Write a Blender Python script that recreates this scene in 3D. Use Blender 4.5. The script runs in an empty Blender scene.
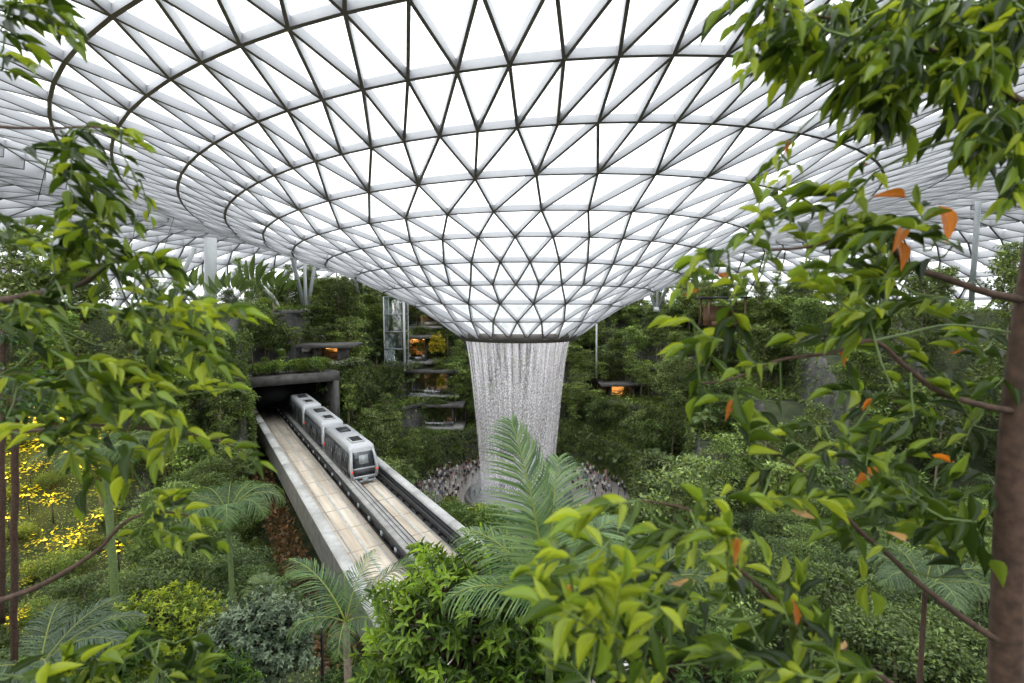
import bpy, bmesh, math, random
import numpy as np
from mathutils import Vector, Matrix
random.seed(7)
RNG = np.random.default_rng(7)
PI = math.pi
COL = bpy.context.scene.collection
F = 484.0; PITCH = math.atan(36/484.0); CAMZ = 34.0
CAM = np.array([0.0, 0.0, CAMZ])
_c, _s = math.cos(PITCH), math.sin(PITCH)

def P(px, py, d):
    """point at horizontal distance d in front of the viewpoint, seen in the photo at px, py"""
    a = (px-512)/F; b = (341.5-py)/F
    v = np.array([a, _c + b*_s, -_s + b*_c])
    return CAM + v*(d/v[1])
def proj(p):
    v = np.asarray(p, float)-CAM
    z = v[1]*_c - v[2]*_s
    u = v[1]*_s + v[2]*_c
    if z < .05: return (-9999, -9999, z)
    return (512+F*v[0]/z, 341.5-F*u/z, z)

# ------------------------------------------------------------------ materials
def new_mat(name):
    m = bpy.data.materials.new(name); m.use_nodes = True
    nt = m.node_tree; nt.nodes.clear()
    out = nt.nodes.new('ShaderNodeOutputMaterial')
    return m, nt, out
def node(nt, t, **kw):
    n = nt.nodes.new(t)
    for k, v in kw.items():
        if k in n.inputs: n.inputs[k].default_value = v
        else: setattr(n, k, v)
    return n
def solid(name, col, rough=.6, metal=0, noise=.0, scale=4.0, emit=None, estr=0, bump=0, spec=.5):
    m, nt, out = new_mat(name)
    b = node(nt, 'ShaderNodeBsdfPrincipled'); b.inputs['Roughness'].default_value = rough
    b.inputs['Metallic'].default_value = metal
    b.inputs['Specular IOR Level'].default_value = spec
    b.inputs['Base Color'].default_value = (*col, 1)
    if noise or bump:
        tc = node(nt, 'ShaderNodeTexCoord'); nz = node(nt, 'ShaderNodeTexNoise'); nz.inputs['Scale'].default_value = scale
        nz.inputs['Detail'].default_value = 5
        nt.links.new(tc.outputs['Object'], nz.inputs['Vector'])
        if noise:
            r = node(nt, 'ShaderNodeMapRange'); r.inputs['From Min'].default_value = .3; r.inputs['From Max'].default_value = .7
            r.inputs['To Min'].default_value = 1-noise; r.inputs['To Max'].default_value = 1+noise
            nt.links.new(nz.outputs['Fac'], r.inputs['Value'])
            h = node(nt, 'ShaderNodeVectorMath', operation='SCALE'); h.inputs[0].default_value = col
            nt.links.new(r.outputs['Result'], h.inputs['Scale']); nt.links.new(h.outputs['Vector'], b.inputs['Base Color'])
        if bump:
            bp = node(nt, 'ShaderNodeBump'); bp.inputs['Strength'].default_value = bump
            nt.links.new(nz.outputs['Fac'], bp.inputs['Height']); nt.links.new(bp.outputs['Normal'], b.inputs['Normal'])
    if emit:
        b.inputs['Emission Color'].default_value = (*emit, 1); b.inputs['Emission Strength'].default_value = estr
    nt.links.new(b.outputs['BSDF'], out.inputs['Surface'])
    return m
def leaf_mat(name, rough=.38, trans=.35, vary=.25, tint=(1, 1, 1)):
    m, nt, out = new_mat(name)
    at = node(nt, 'ShaderNodeAttribute'); at.attribute_name = 'Col'
    oi = node(nt, 'ShaderNodeObjectInfo')
    r = node(nt, 'ShaderNodeMapRange'); r.inputs['To Min'].default_value = 1-vary; r.inputs['To Max'].default_value = 1+vary
    nt.links.new(oi.outputs['Random'], r.inputs['Value'])
    sc = node(nt, 'ShaderNodeVectorMath', operation='SCALE')
    tm = node(nt, 'ShaderNodeVectorMath', operation='MULTIPLY'); tm.inputs[1].default_value = tint
    nt.links.new(at.outputs['Color'], tm.inputs[0])
    nt.links.new(tm.outputs['Vector'], sc.inputs[0]); nt.links.new(r.outputs['Result'], sc.inputs['Scale'])
    b = node(nt, 'ShaderNodeBsdfPrincipled'); b.inputs['Roughness'].default_value = rough
    b.inputs['Specular IOR Level'].default_value = .35
    nt.links.new(sc.outputs['Vector'], b.inputs['Base Color'])
    tr = node(nt, 'ShaderNodeBsdfTranslucent')
    ty = node(nt, 'ShaderNodeVectorMath', operation='MULTIPLY'); ty.inputs[1].default_value = (1.7, 1.6, .6)
    nt.links.new(sc.outputs['Vector'], ty.inputs[0]); nt.links.new(ty.outputs['Vector'], tr.inputs['Color'])
    mx = node(nt, 'ShaderNodeMixShader'); mx.inputs['Fac'].default_value = trans
    nt.links.new(b.outputs['BSDF'], mx.inputs[1]); nt.links.new(tr.outputs['BSDF'], mx.inputs[2])
    nt.links.new(mx.outputs['Shader'], out.inputs['Surface'])
    return m
M = {}
M['leaf_near'] = leaf_mat('near leaf', .3, .42, .0)
M['leaf'] = leaf_mat('tree leaf', .45, .3, .45, (2.05, 1.65, 2.0))  # tint brightened in the colour to make up for missing haze
M['leaf_blue'] = leaf_mat('blue green leaf', .35, .2, .1)
M['palm'] = leaf_mat('palm leaf', .32, .3, .2, (1.25, 1.1, 1.2))
M['bark'] = solid('bark', (.075, .042, .028), .85, noise=.45, scale=22, bump=.4)
M['bark_pale'] = solid('pale bark', (.26, .21, .15), .85, noise=.35, scale=12, bump=.3)
M['stem'] = solid('green stem', (.10, .15, .035), .6, noise=.3, scale=12)
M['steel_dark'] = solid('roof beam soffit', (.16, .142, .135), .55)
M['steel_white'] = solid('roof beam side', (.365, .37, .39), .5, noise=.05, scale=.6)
M['col_white'] = solid('column paint', (.62, .64, .65), .45, noise=.05)
M['col_grey'] = solid('pillar paint', (.33, .36, .37), .45, noise=.08)
M['ring'] = solid('oculus ring', (.13, .115, .105), .5, noise=.1, scale=1)
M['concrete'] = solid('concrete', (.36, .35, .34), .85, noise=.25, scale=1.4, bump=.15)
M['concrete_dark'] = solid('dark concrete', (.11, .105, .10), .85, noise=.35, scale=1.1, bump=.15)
M['concrete_light'] = solid('pale concrete', (.50, .495, .48), .8, noise=.16, scale=1.8)
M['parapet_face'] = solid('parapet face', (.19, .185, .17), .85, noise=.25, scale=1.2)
M['black'] = solid('black rubber', (.018, .018, .02), .5)
M['dark_metal'] = solid('dark metal', (.05, .05, .055), .4, .6)
M['silver'] = solid('train silver', (.50, .51, .53), .35, .2, noise=.05)
M['train_roof'] = solid('train roof', (.50, .50, .50), .45, noise=.12, scale=2)
M['train_glass'] = solid('train window', (.05, .06, .07), .08, 0, spec=.8)
M['train_dark'] = solid('train panel', (.035, .037, .042), .35)
M['red_lamp'] = solid('red lamp', (.7, .03, .02), .3, emit=(1, .05, .03), estr=1.0)
M['white_lamp'] = solid('white lamp', (.8, .8, .75), .3, emit=(1, .95, .85), estr=1.5)
M['warm'] = solid('warm glowing wall', (.7, .35, .12), .6, noise=.5, scale=1.4, emit=(1, .40, .09), estr=1.0)  # wall emits by itself, standing in for lamp light on it
M['warm_lamp'] = solid('warm lamp', (.9, .5, .2), .4, emit=(1, .48, .12), estr=3.5)
M['yellow_lamp'] = solid('yellow lamp', (.9, .75, .1), .4, emit=(1, .72, .03), estr=2.2)
M['shop_glow'] = solid('dim glowing shop wall', (.09, .07, .05), .7, noise=.5, scale=1.2, emit=(1, .62, .3), estr=.16)  # faint emission paints interior light onto the wall
M['white'] = solid('white paint', (.75, .75, .75), .5)
M['wood'] = solid('timber', (.2, .11, .06), .6, noise=.3, scale=3)
M['soil'] = solid('soil', (.045, .035, .025), .95, noise=.5, scale=2, bump=.4)
M['rust'] = solid('orange brown planting', (.22, .12, .035), .9, noise=.5, scale=2)

# track bed: beige slab with joints and stains
def track_mat():
    m, nt, out = new_mat('track bed')
    tc = node(nt, 'ShaderNodeTexCoord')
    mp = node(nt, 'ShaderNodeMapping'); mp.inputs['Scale'].default_value = (1.6, .12, 1)
    nt.links.new(tc.outputs['Object'], mp.inputs['Vector'])
    n1 = node(nt, 'ShaderNodeTexNoise'); n1.inputs['Scale'].default_value = 1.5; n1.inputs['Detail'].default_value = 8
    nt.links.new(mp.outputs['Vector'], n1.inputs['Vector'])
    cr = node(nt, 'ShaderNodeValToRGB')
    cr.color_ramp.elements[0].position = .3; cr.color_ramp.elements[0].color = (.46, .38, .29, 1)
    cr.color_ramp.elements[1].position = .68; cr.color_ramp.elements[1].color = (.74, .65, .54, 1)
    nt.links.new(n1.outputs['Fac'], cr.inputs['Fac'])
    wv = node(nt, 'ShaderNodeTexWave'); wv.wave_type = 'BANDS'; wv.bands_direction = 'Y'; wv.inputs['Scale'].default_value = .08
    nt.links.new(tc.outputs['Object'], wv.inputs['Vector'])
    gt = node(nt, 'ShaderNodeMath', operation='GREATER_THAN'); gt.inputs[1].default_value = .995
    nt.links.new(wv.outputs['Fac'], gt.inputs[0])
    mx = node(nt, 'ShaderNodeMixRGB'); mx.inputs['Color2'].default_value = (.40, .33, .26, 1)
    nt.links.new(gt.outputs['Value'], mx.inputs['Fac']); nt.links.new(cr.outputs['Color'], mx.inputs['Color1'])
    b = node(nt, 'ShaderNodeBsdfPrincipled'); b.inputs['Roughness'].default_value = .8
    nt.links.new(mx.outputs['Color'], b.inputs['Base Color']); nt.links.new(b.outputs['BSDF'], out.inputs['Surface'])
    return m
M['track'] = track_mat()

def ground_mat():
    m, nt, out = new_mat('terraced ground')
    g = node(nt, 'ShaderNodeNewGeometry'); sx = node(nt, 'ShaderNodeSeparateXYZ')
    nt.links.new(g.outputs['True Normal'], sx.inputs[0])
    tc = node(nt, 'ShaderNodeTexCoord')
    n1 = node(nt, 'ShaderNodeTexNoise'); n1.inputs['Scale'].default_value = .5; n1.inputs['Detail'].default_value = 9
    nt.links.new(tc.outputs['Object'], n1.inputs['Vector'])
    c1 = node(nt, 'ShaderNodeValToRGB')
    c1.color_ramp.elements[0].position = .35; c1.color_ramp.elements[0].color = (.02, .03, .012, 1)
    c1.color_ramp.elements[1].position = .7; c1.color_ramp.elements[1].color = (.07, .085, .03, 1)
    c2 = node(nt, 'ShaderNodeValToRGB')
    c2.color_ramp.elements[0].position = .3; c2.color_ramp.elements[0].color = (.06, .06, .058, 1)
    c2.color_ramp.elements[1].position = .75; c2.color_ramp.elements[1].color = (.2, .195, .185, 1)
    nt.links.new(n1.outputs['Fac'], c1.inputs['Fac']); nt.links.new(n1.outputs['Fac'], c2.inputs['Fac'])
    mr = node(nt, 'ShaderNodeMapRange'); mr.inputs['From Min'].default_value = .3; mr.inputs['From Max'].default_value = .6
    nt.links.new(sx.outputs['Z'], mr.inputs['Value'])
    mx = node(nt, 'ShaderNodeMixRGB'); nt.links.new(mr.outputs['Result'], mx.inputs['Fac'])
    nt.links.new(c2.outputs['Color'], mx.inputs['Color1']); nt.links.new(c1.outputs['Color'], mx.inputs['Color2'])
    b = node(nt, 'ShaderNodeBsdfPrincipled'); b.inputs['Roughness'].default_value = .9
    nt.links.new(mx.outputs['Color'], b.inputs['Base Color']); nt.links.new(b.outputs['BSDF'], out.inputs['Surface'])
    return m
M['ground'] = ground_mat()

def roof_glass_mat():
    m, nt, out = new_mat('roof glass')
    t = node(nt, 'ShaderNodeBsdfTransparent'); t.inputs['Color'].default_value = (.985, .995, .99, 1)
    d = node(nt, 'ShaderNodeBsdfTranslucent'); d.inputs['Color'].default_value = (.93, .97, .96, 1)
    g = node(nt, 'ShaderNodeBsdfGlossy'); g.inputs['Roughness'].default_value = .05
    m1 = node(nt, 'ShaderNodeMixShader'); m1.inputs['Fac'].default_value = .38
    nt.links.new(t.outputs['BSDF'], m1.inputs[1]); nt.links.new(d.outputs['BSDF'], m1.inputs[2])
    m2 = node(nt, 'ShaderNodeMixShader'); m2.inputs['Fac'].default_value = .035
    nt.links.new(m1.outputs['Shader'], m2.inputs[1]); nt.links.new(g.outputs['BSDF'], m2.inputs[2])
    nt.links.new(m2.outputs['Shader'], out.inputs['Surface'])
    return m
M['roof_glass'] = roof_glass_mat()
def clear_glass():
    m, nt, out = new_mat('clear glass')
    t = node(nt, 'ShaderNodeBsdfTransparent'); t.inputs['Color'].default_value = (.8, .86, .86, 1)
    g = node(nt, 'ShaderNodeBsdfGlossy'); g.inputs['Roughness'].default_value = .05
    m2 = node(nt, 'ShaderNodeMixShader'); m2.inputs['Fac'].default_value = .18
    nt.links.new(t.outputs['BSDF'], m2.inputs[1]); nt.links.new(g.outputs['BSDF'], m2.inputs[2])
    nt.links.new(m2.outputs['Shader'], out.inputs['Surface'])
    return m
M['glass'] = clear_glass()

def water_mat(name, lo, hi, amin, amax, fine=1.0):
    """falling water: streaks and droplets as procedural opacity on the sheet; UV x = around, y = down"""
    m, nt, out = new_mat(name)
    uv = node(nt, 'ShaderNodeUVMap')
    mp = node(nt, 'ShaderNodeMapping'); mp.inputs['Scale'].default_value = (90*fine, 2.2, 1)
    nt.links.new(uv.outputs['UV'], mp.inputs['Vector'])
    n1 = node(nt, 'ShaderNodeTexNoise'); n1.inputs['Scale'].default_value = 1; n1.inputs['Detail'].default_value = 3
    nt.links.new(mp.outputs['Vector'], n1.inputs['Vector'])
    mp2 = node(nt, 'ShaderNodeMapping'); mp2.inputs['Scale'].default_value = (230*fine, 75, 1)
    nt.links.new(uv.outputs['UV'], mp2.inputs['Vector'])
    n2 = node(nt, 'ShaderNodeTexNoise'); n2.inputs['Scale'].default_value = 1; n2.inputs['Detail'].default_value = 2
    nt.links.new(mp2.outputs['Vector'], n2.inputs['Vector'])
    sp = node(nt, 'ShaderNodeSeparateXYZ'); nt.links.new(uv.outputs['UV'], sp.inputs[0])
    # weight: solid sheet at the lip, breaking into drops lower down
    w = node(nt, 'ShaderNodeMapRange'); w.inputs['From Min'].default_value = 0; w.inputs['From Max'].default_value = .35
    w.inputs['To Min'].default_value = .12; w.inputs['To Max'].default_value = .62
    nt.links.new(sp.outputs['Y'], w.inputs['Value'])
    mix = node(nt, 'ShaderNodeMix'); mix.data_type = 'FLOAT'
    nt.links.new(w.outputs['Result'], mix.inputs[0]); nt.links.new(n1.outputs['Fac'], mix.inputs[2]); nt.links.new(n2.outputs['Fac'], mix.inputs[3])
    mr = node(nt, 'ShaderNodeMapRange'); mr.inputs['From Min'].default_value = lo; mr.inputs['From Max'].default_value = hi
    mr.inputs['To Min'].default_value = amin; mr.inputs['To Max'].default_value = amax
    nt.links.new(mix.outputs[0], mr.inputs['Value'])
    t = node(nt, 'ShaderNodeBsdfTransparent')
    d = node(nt, 'ShaderNodeBsdfDiffuse'); d.inputs['Color'].default_value = (.93, .90, .93, 1)
    tl = node(nt, 'ShaderNodeBsdfTranslucent'); tl.inputs['Color'].default_value = (.93, .90, .93, 1)
    a = node(nt, 'ShaderNodeMixShader'); a.inputs['Fac'].default_value = .5
    nt.links.new(d.outputs['BSDF'], a.inputs[1]); nt.links.new(tl.outputs['BSDF'], a.inputs[2])
    e = node(nt, 'ShaderNodeEmission'); e.inputs['Color'].default_value = (.95, .9, .95, 1); e.inputs['Strength'].default_value = .12
    ad = node(nt, 'ShaderNodeAddShader'); nt.links.new(a.outputs['Shader'], ad.inputs[0]); nt.links.new(e.outputs['Emission'], ad.inputs[1])
    mx = node(nt, 'ShaderNodeMixShader')
    nt.links.new(mr.outputs['Result'], mx.inputs['Fac']); nt.links.new(t.outputs['BSDF'], mx.inputs[1]); nt.links.new(ad.outputs['Shader'], mx.inputs[2])
    nt.links.new(mx.outputs['Shader'], out.inputs['Surface'])
    return m
M['water_fall'] = water_mat('falling water', .45, .60, .05, .74)
M['water_inner'] = water_mat('inner falling water', .46, .62, .02, .42, .8)
def mist_mat():
    m, nt, out = new_mat('spray mist')
    uv = node(nt, 'ShaderNodeUVMap'); sp = node(nt, 'ShaderNodeSeparateXYZ'); nt.links.new(uv.outputs['UV'], sp.inputs[0])
    nz = node(nt, 'ShaderNodeTexNoise'); nz.inputs['Scale'].default_value = 9; nt.links.new(uv.outputs['UV'], nz.inputs['Vector'])
    mu = node(nt, 'ShaderNodeMath', operation='MULTIPLY'); nt.links.new(sp.outputs['Y'], mu.inputs[0]); nt.links.new(nz.outputs['Fac'], mu.inputs[1])
    mu2 = node(nt, 'ShaderNodeMath', operation='MULTIPLY'); mu2.inputs[1].default_value = 1.15; nt.links.new(mu.outputs[0], mu2.inputs[0])
    t = node(nt, 'ShaderNodeBsdfTransparent'); d = node(nt, 'ShaderNodeBsdfDiffuse'); d.inputs['Color'].default_value = (.9, .9, .92, 1)
    mx = node(nt, 'ShaderNodeMixShader'); nt.links.new(mu2.outputs[0], mx.inputs['Fac'])
    nt.links.new(t.outputs['BSDF'], mx.inputs[1]); nt.links.new(d.outputs['BSDF'], mx.inputs[2]); nt.links.new(mx.outputs['Shader'], out.inputs['Surface'])
    return m
M['mist'] = mist_mat()
M['pool'] = solid('pool water', (.10, .12, .12), .08, noise=.3, scale=2, spec=.8)
def paving():
    m, nt, out = new_mat('plaza paving')
    tc = node(nt, 'ShaderNodeTexCoord'); br = node(nt, 'ShaderNodeTexBrick'); br.inputs['Scale'].default_value = .5
    br.inputs['Color1'].default_value = (.36, .33, .31, 1); br.inputs['Color2'].default_value = (.30, .28, .26, 1); br.inputs['Mortar'].default_value = (.2, .18, .17, 1)
    nt.links.new(tc.outputs['Object'], br.inputs['Vector'])
    b = node(nt, 'ShaderNodeBsdfPrincipled'); b.inputs['Roughness'].default_value = .55
    nt.links.new(br.outputs['Color'], b.inputs['Base Color']); nt.links.new(b.outputs['BSDF'], out.inputs['Surface'])
    return m
M['paving'] = paving()

# ------------------------------------------------------------------ mesh helpers
class MB:
    def __init__(s): s.v = []; s.f = []; s.c = []; s.mi = []; s.n = 0; s.uv = None
    def add(s, verts, faces, col=(1, 1, 1), mi=0):
        verts = np.asarray(verts, float); k = len(verts)
        s.v.append(verts)
        s.f.extend([tuple(i+s.n for i in f) for f in faces])
        s.mi.extend([mi]*len(faces))
        c = np.asarray(col, float)
        if c.ndim == 1: c = np.tile(c, (k, 1))
        s.c.append(c); s.n += k
    def box(s, c, size, rot=None, mi=0, col=(1, 1, 1)):
        h = np.array(size)/2.
        q = np.array([[x, y, z] for x in (-1, 1) for y in (-1, 1) for z in (-1, 1)], float)*h
        if rot is not None: q = q @ np.array(rot).T
        s.add(q+np.array(c), [(0, 1, 3, 2), (4, 6, 7, 5), (0, 4, 5, 1), (2, 3, 7, 6), (0, 2, 6, 4), (1, 5, 7, 3)], col, mi)
    def tube(s, pts, radii, k=8, mi=0, col=(1, 1, 1), caps=True):
        pts = [np.asarray(p, float) for p in pts]; n = len(pts)
        if not hasattr(radii, '__len__'): radii = [radii]*n
        vs = []; prev = None
        for i in range(n):
            t = pts[min(i+1, n-1)]-pts[max(i-1, 0)]; t = t/(np.linalg.norm(t)+1e-9)
            if prev is None:
                a = np.array([1, 0, 0]) if abs(t[0]) < .8 else np.array([0, 1, 0])
            else: a = prev
            a = a-t*np.dot(a, t); a /= (np.linalg.norm(a)+1e-9); prev = a
            b = np.cross(t, a)
            for j in range(k):
                an = 2*PI*j/k
                vs.append(pts[i]+radii[i]*(math.cos(an)*a+math.sin(an)*b))
        fs = []
        for i in range(n-1):
            for j in range(k):
                fs.append((i*k+j, i*k+(j+1) % k, (i+1)*k+(j+1) % k, (i+1)*k+j))
        if caps:
            fs.append(tuple(range(k))[::-1]); fs.append(tuple((n-1)*k+j for j in range(k)))
        s.add(vs, fs, col, mi)
    def prism(s, poly, z0, z1, mi=0, col=(1, 1, 1)):
        n = len(poly)
        v = [(x, y, z0) for x, y in poly]+[(x, y, z1) for x, y in poly]
        f = [tuple(range(n))[::-1], tuple(range(n, 2*n))]+[(i, (i+1) % n, n+(i+1) % n, n+i) for i in range(n)]
        s.add(v, f, col, mi)
    def leaves(s, Pn, D, U, L, W, C, T, TF, mi=0):
        """batch of leaves: positions, directions, ups, lengths, widths, colours, template"""
        Pn = np.asarray(Pn, float); n = len(Pn)
        if n == 0: return
        D = np.asarray(D, float); D = D/(np.linalg.norm(D, axis=1, keepdims=True)+1e-9)
        U = np.asarray(U, float); S = np.cross(D, U); S /= (np.linalg.norm(S, axis=1, keepdims=True)+1e-9)
        U = np.cross(S, D)
        L = np.broadcast_to(np.asarray(L, float), (n,)); W = np.broadcast_to(np.asarray(W, float), (n,))
        k = len(T)
        V = (Pn[:, None, :] + D[:, None, :]*(T[None, :, 0, None]*L[:, None, None])
             + S[:, None, :]*(T[None, :, 1, None]*W[:, None, None]) + U[:, None, :]*(T[None, :, 2, None]*L[:, None, None]))
        s.v.append(V.reshape(-1, 3))
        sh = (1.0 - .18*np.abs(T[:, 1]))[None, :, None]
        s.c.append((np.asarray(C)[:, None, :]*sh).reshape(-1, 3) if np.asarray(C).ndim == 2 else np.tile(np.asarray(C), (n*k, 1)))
        base = s.n+np.arange(n)*k
        for f in TF:
            arr = base[:, None]+np.array(f)[None, :]
            s.f.extend(map(tuple, arr.tolist()))
        s.mi.extend([mi]*(n*len(TF)))
        s.n += n*k
    def mesh(s, name, mats, smooth=False):
        me = bpy.data.meshes.new(name)
        V = np.concatenate(s.v) if s.v else np.zeros((0, 3))
        nf = len(s.f)
        lens = np.fromiter((len(f) for f in s.f), dtype=np.int32, count=nf)
        flat = np.fromiter((i for f in s.f for i in f), dtype=np.int32, count=int(lens.sum()))
        me.vertices.add(len(V)); me.vertices.foreach_set('co', V.astype(np.float32).ravel())
        me.loops.add(len(flat)); me.loops.foreach_set('vertex_index', flat)
        me.polygons.add(nf)
        st = np.concatenate([[0], np.cumsum(lens)[:-1]]).astype(np.int32)
        me.polygons.foreach_set('loop_start', st); me.polygons.foreach_set('loop_total', lens)
        me.polygons.foreach_set('material_index', np.array(s.mi, dtype=np.int32))
        if smooth: me.polygons.foreach_set('use_smooth', np.ones(nf, dtype=bool))
        me.update(calc_edges=True)
        ca = me.color_attributes.new('Col', 'FLOAT_COLOR', 'POINT')
        C = np.concatenate(s.c); C = np.hstack([C, np.ones((len(C), 1))])
        ca.data.foreach_set('color', C.astype(np.float32).ravel())
        for m in (mats if isinstance(mats, (list, tuple)) else [mats]): me.materials.append(m)
        return me
def link(name, me, parent=None):
    o = bpy.data.objects.new(name, me); COL.objects.link(o)
    if parent is not None: o.parent = parent
    return o
def part(name, mb, mats, parent=None, smooth=False):
    return link(name, mb.mesh(name, mats, smooth), parent)
def tag(o, label, cat, group=None, kind=None):
    if label: o['label'] = label
    if cat: o['category'] = cat
    if group: o['group'] = group
    if kind: o['kind'] = kind
    return o
def struct(o, label=None, cat=None):
    o['kind'] = 'structure'
    if label: o['label'] = label
    if cat: o['category'] = cat
    return o
def empty(name, loc=(0, 0, 0), rz=0):
    o = bpy.data.objects.new(name, None); COL.objects.link(o); o.location = loc; o.rotation_euler = (0, 0, rz)
    o.empty_display_size = .2
    return o
def copy_tree(src, parent=None):
    c = src.copy(); COL.objects.link(c)
    if parent is not None: c.parent = parent
    for ch in src.children: copy_tree(ch, c)
    return c
def unit(v):
    v = np.asarray(v, float); return v/(np.linalg.norm(v)+1e-9)

# leaf templates  (along, side, up)
def leaf_template(stations=5, fold=.10, droop=.16, peak=.42, fine=None):
    T = []; F_ = []
    ts = np.linspace(0, 1, stations+1)
    for t in ts:
        w = (math.sin(PI*t**.78)**1.12 if 0 < t < 1 else 0)*.54
        z = -droop*t*t
        if t in (0, 1): T.append((t, 0, z))
        else: T += [(t, -w, z+fold*w), (t, 0, z), (t, w, z+fold*w)]
    n = stations-1
    F_.append((0, 2, 1)); F_.append((0, 3, 2))
    for i in range(n-1):
        a = 1+3*i; b = a+3
        F_.append((a, a+1, b+1, b)); F_.append((a+1, a+2, b+2, b+1))
    a = 1+3*(n-1); e = a+3
    F_.append((a, a+1, e)); F_.append((a+1, a+2, e))
    return np.array(T, float), F_
T_NEAR, F_NEAR = leaf_template(6, .5, .09)
T_MID, F_MID = leaf_template(3, .35, .2)
T_FAR = np.array([(0, 0, 0), (.5, -.5, .05), (1, 0, -.12), (.5, .5, .05)]); F_FAR = [(0, 3, 2, 1)]
T_STRIP = np.array([(0, -.3, 0), (0, .3, 0), (.45, -.5, .0), (.45, .5, .0), (.8, -.35, -.09), (.8, .35, -.09), (1, 0, -.2)])
F_STRIP = [(0, 1, 3, 2), (2, 3, 5, 4), (4, 5, 6)]

def tones(n, lo, hi, gamma=1.0, rng=RNG):
    t = rng.random(n)**gamma
    return np.array(lo)[None]*(1-t[:, None])+np.array(hi)[None]*t[:, None]
DKF = (.045, .09, .025); DK = (.022, .052, .012); MD = (.065, .14, .022); BR = (.17, .31, .035); YL = (.34, .46, .05)

# ------------------------------------------------------------------ roof: a diagrid torus dipping to the oculus
AX = np.array([1.2, 84.0])
HO = [  # R, centre x, centre y, z relative to eye, tilt towards viewer, tilt to right, node count
 (9.8, 1.2, 84, -4.7, 0, 0), (13.4, 1.2, 84, -2.3, 0, 0), (17.4, 1.2, 84, .1, .05, 0), (22.2, 1.2, 83.6, 2.2, .35, 0),
 (26.3, 1.2, 83.3, 4.1, .9, 0), (30.5, 1.3, 82.7, 6.1, 1.15, .3), (34.7, 1.6, 81.7, 7.7, 1.3, .8), (38.8, 3.2, 79.7, 9.4, 1.35, 1.3),
 (42.9, 4.5, 77.7, 10.9, 1.7, 1.9), (47.6, 6, 76.3, 12.2, 1.9, 2.0), (52.6, 7, 75.3, 13.3, 1.6, 1.8), (56.4, 8, 74.5, 14.2, 1.2, 1.4),
 (62, 9, 74, 14.8, .8, 1.0), (68, 9.5, 73.5, 15.0, .5, .6), (74, 10, 73, 14.4, .2, .3), (80.5, 10, 73, 12.9, 0, 0), (87, 10, 73, 10.2, 0, 0),
 (92.5, 10, 73, 6.4, 0, 0), (95, 10, 73, 1.2, 0, 0), (95.6, 10, 73, -3, 0, 0)]
NN = [24, 24, 24]+[48]*5+[96]*12
nodes = []
for k, (R, cx, cy, Z, gn, gx) in enumerate(HO):
    N = NN[k]; dl = 2*PI/N
    ph = .38*2*PI/24
    if k == 1: ph -= PI/24
    elif 3 <= k <= 7: ph += (PI/48 if (k-3) % 2 else 0)
    elif k >= 8: ph += (PI/96 if (k-8) % 2 else 0)
    ring = []
    for j in range(N):
        th = ph+j*dl
        ring.append((cx+R*math.sin(th), cy-R*math.cos(th), CAMZ+Z+(.6 if k > 1 else .15+.25*k)+gn*math.cos(th)+gx*math.sin(th), th))
    nodes.append(ring)
def nearest(ring, th):
    N = len(ring); j = int(round((th-ring[0][3])/(2*PI/N))); return j % N
pan = MB(); PV = []; idx0 = []
for ring in nodes:
    idx0.append(len(PV)); PV += [p[:3] for p in ring]
PVn = np.array(PV)
tris = []; edges = {}
def ed(a, b, hoop): edges[(min(a, b), max(a, b))] = hoop
for k in range(len(nodes)-1):
    A, B = nodes[k], nodes[k+1]; a0, b0 = idx0[k], idx0[k+1]; NA, NB = len(A), len(B)
    if NA == NB:
        sh = .5 if True else 0
        for j in range(NA):
            th = A[j][3]
            # two outer nodes straddling this inner node
            dl = 2*PI/NB
            x = (th-B[0][3])/dl; j0 = math.floor(x+1e-6) % NB; j1 = (j0+1) % NB
            jn = (j+1) % NA
            tris.append((a0+j, b0+j0, b0+j1)); tris.append((a0+j, b0+j1, a0+jn))
            ed(a0+j, b0+j0, 0); ed(a0+j, b0+j1, 0)
    else:
        for j in range(NA):
            m_ = nearest(B, A[j][3]); l_ = (m_-1) % NB; r_ = (m_+1) % NB; jn = (j+1) % NA
            tris += [(a0+j, b0+l_, b0+m_), (a0+j, b0+m_, b0+r_), (a0+j, b0+r_, a0+jn)]
            ed(a0+j, b0+l_, 0); ed(a0+j, b0+m_, 0); ed(a0+j, b0+r_, 0)
for k, ring in enumerate(nodes):
    N = len(ring)
    for j in range(N): ed(idx0[k]+j, idx0[k]+(j+1) % N, 1)
vn = np.zeros_like(PVn)
for t in tris:
    a, b, c = PVn[list(t)]
    n = np.cross(b-a, c-a)
    if n[2] > 0: n = -n
    for i in t: vn[i] += n
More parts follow.
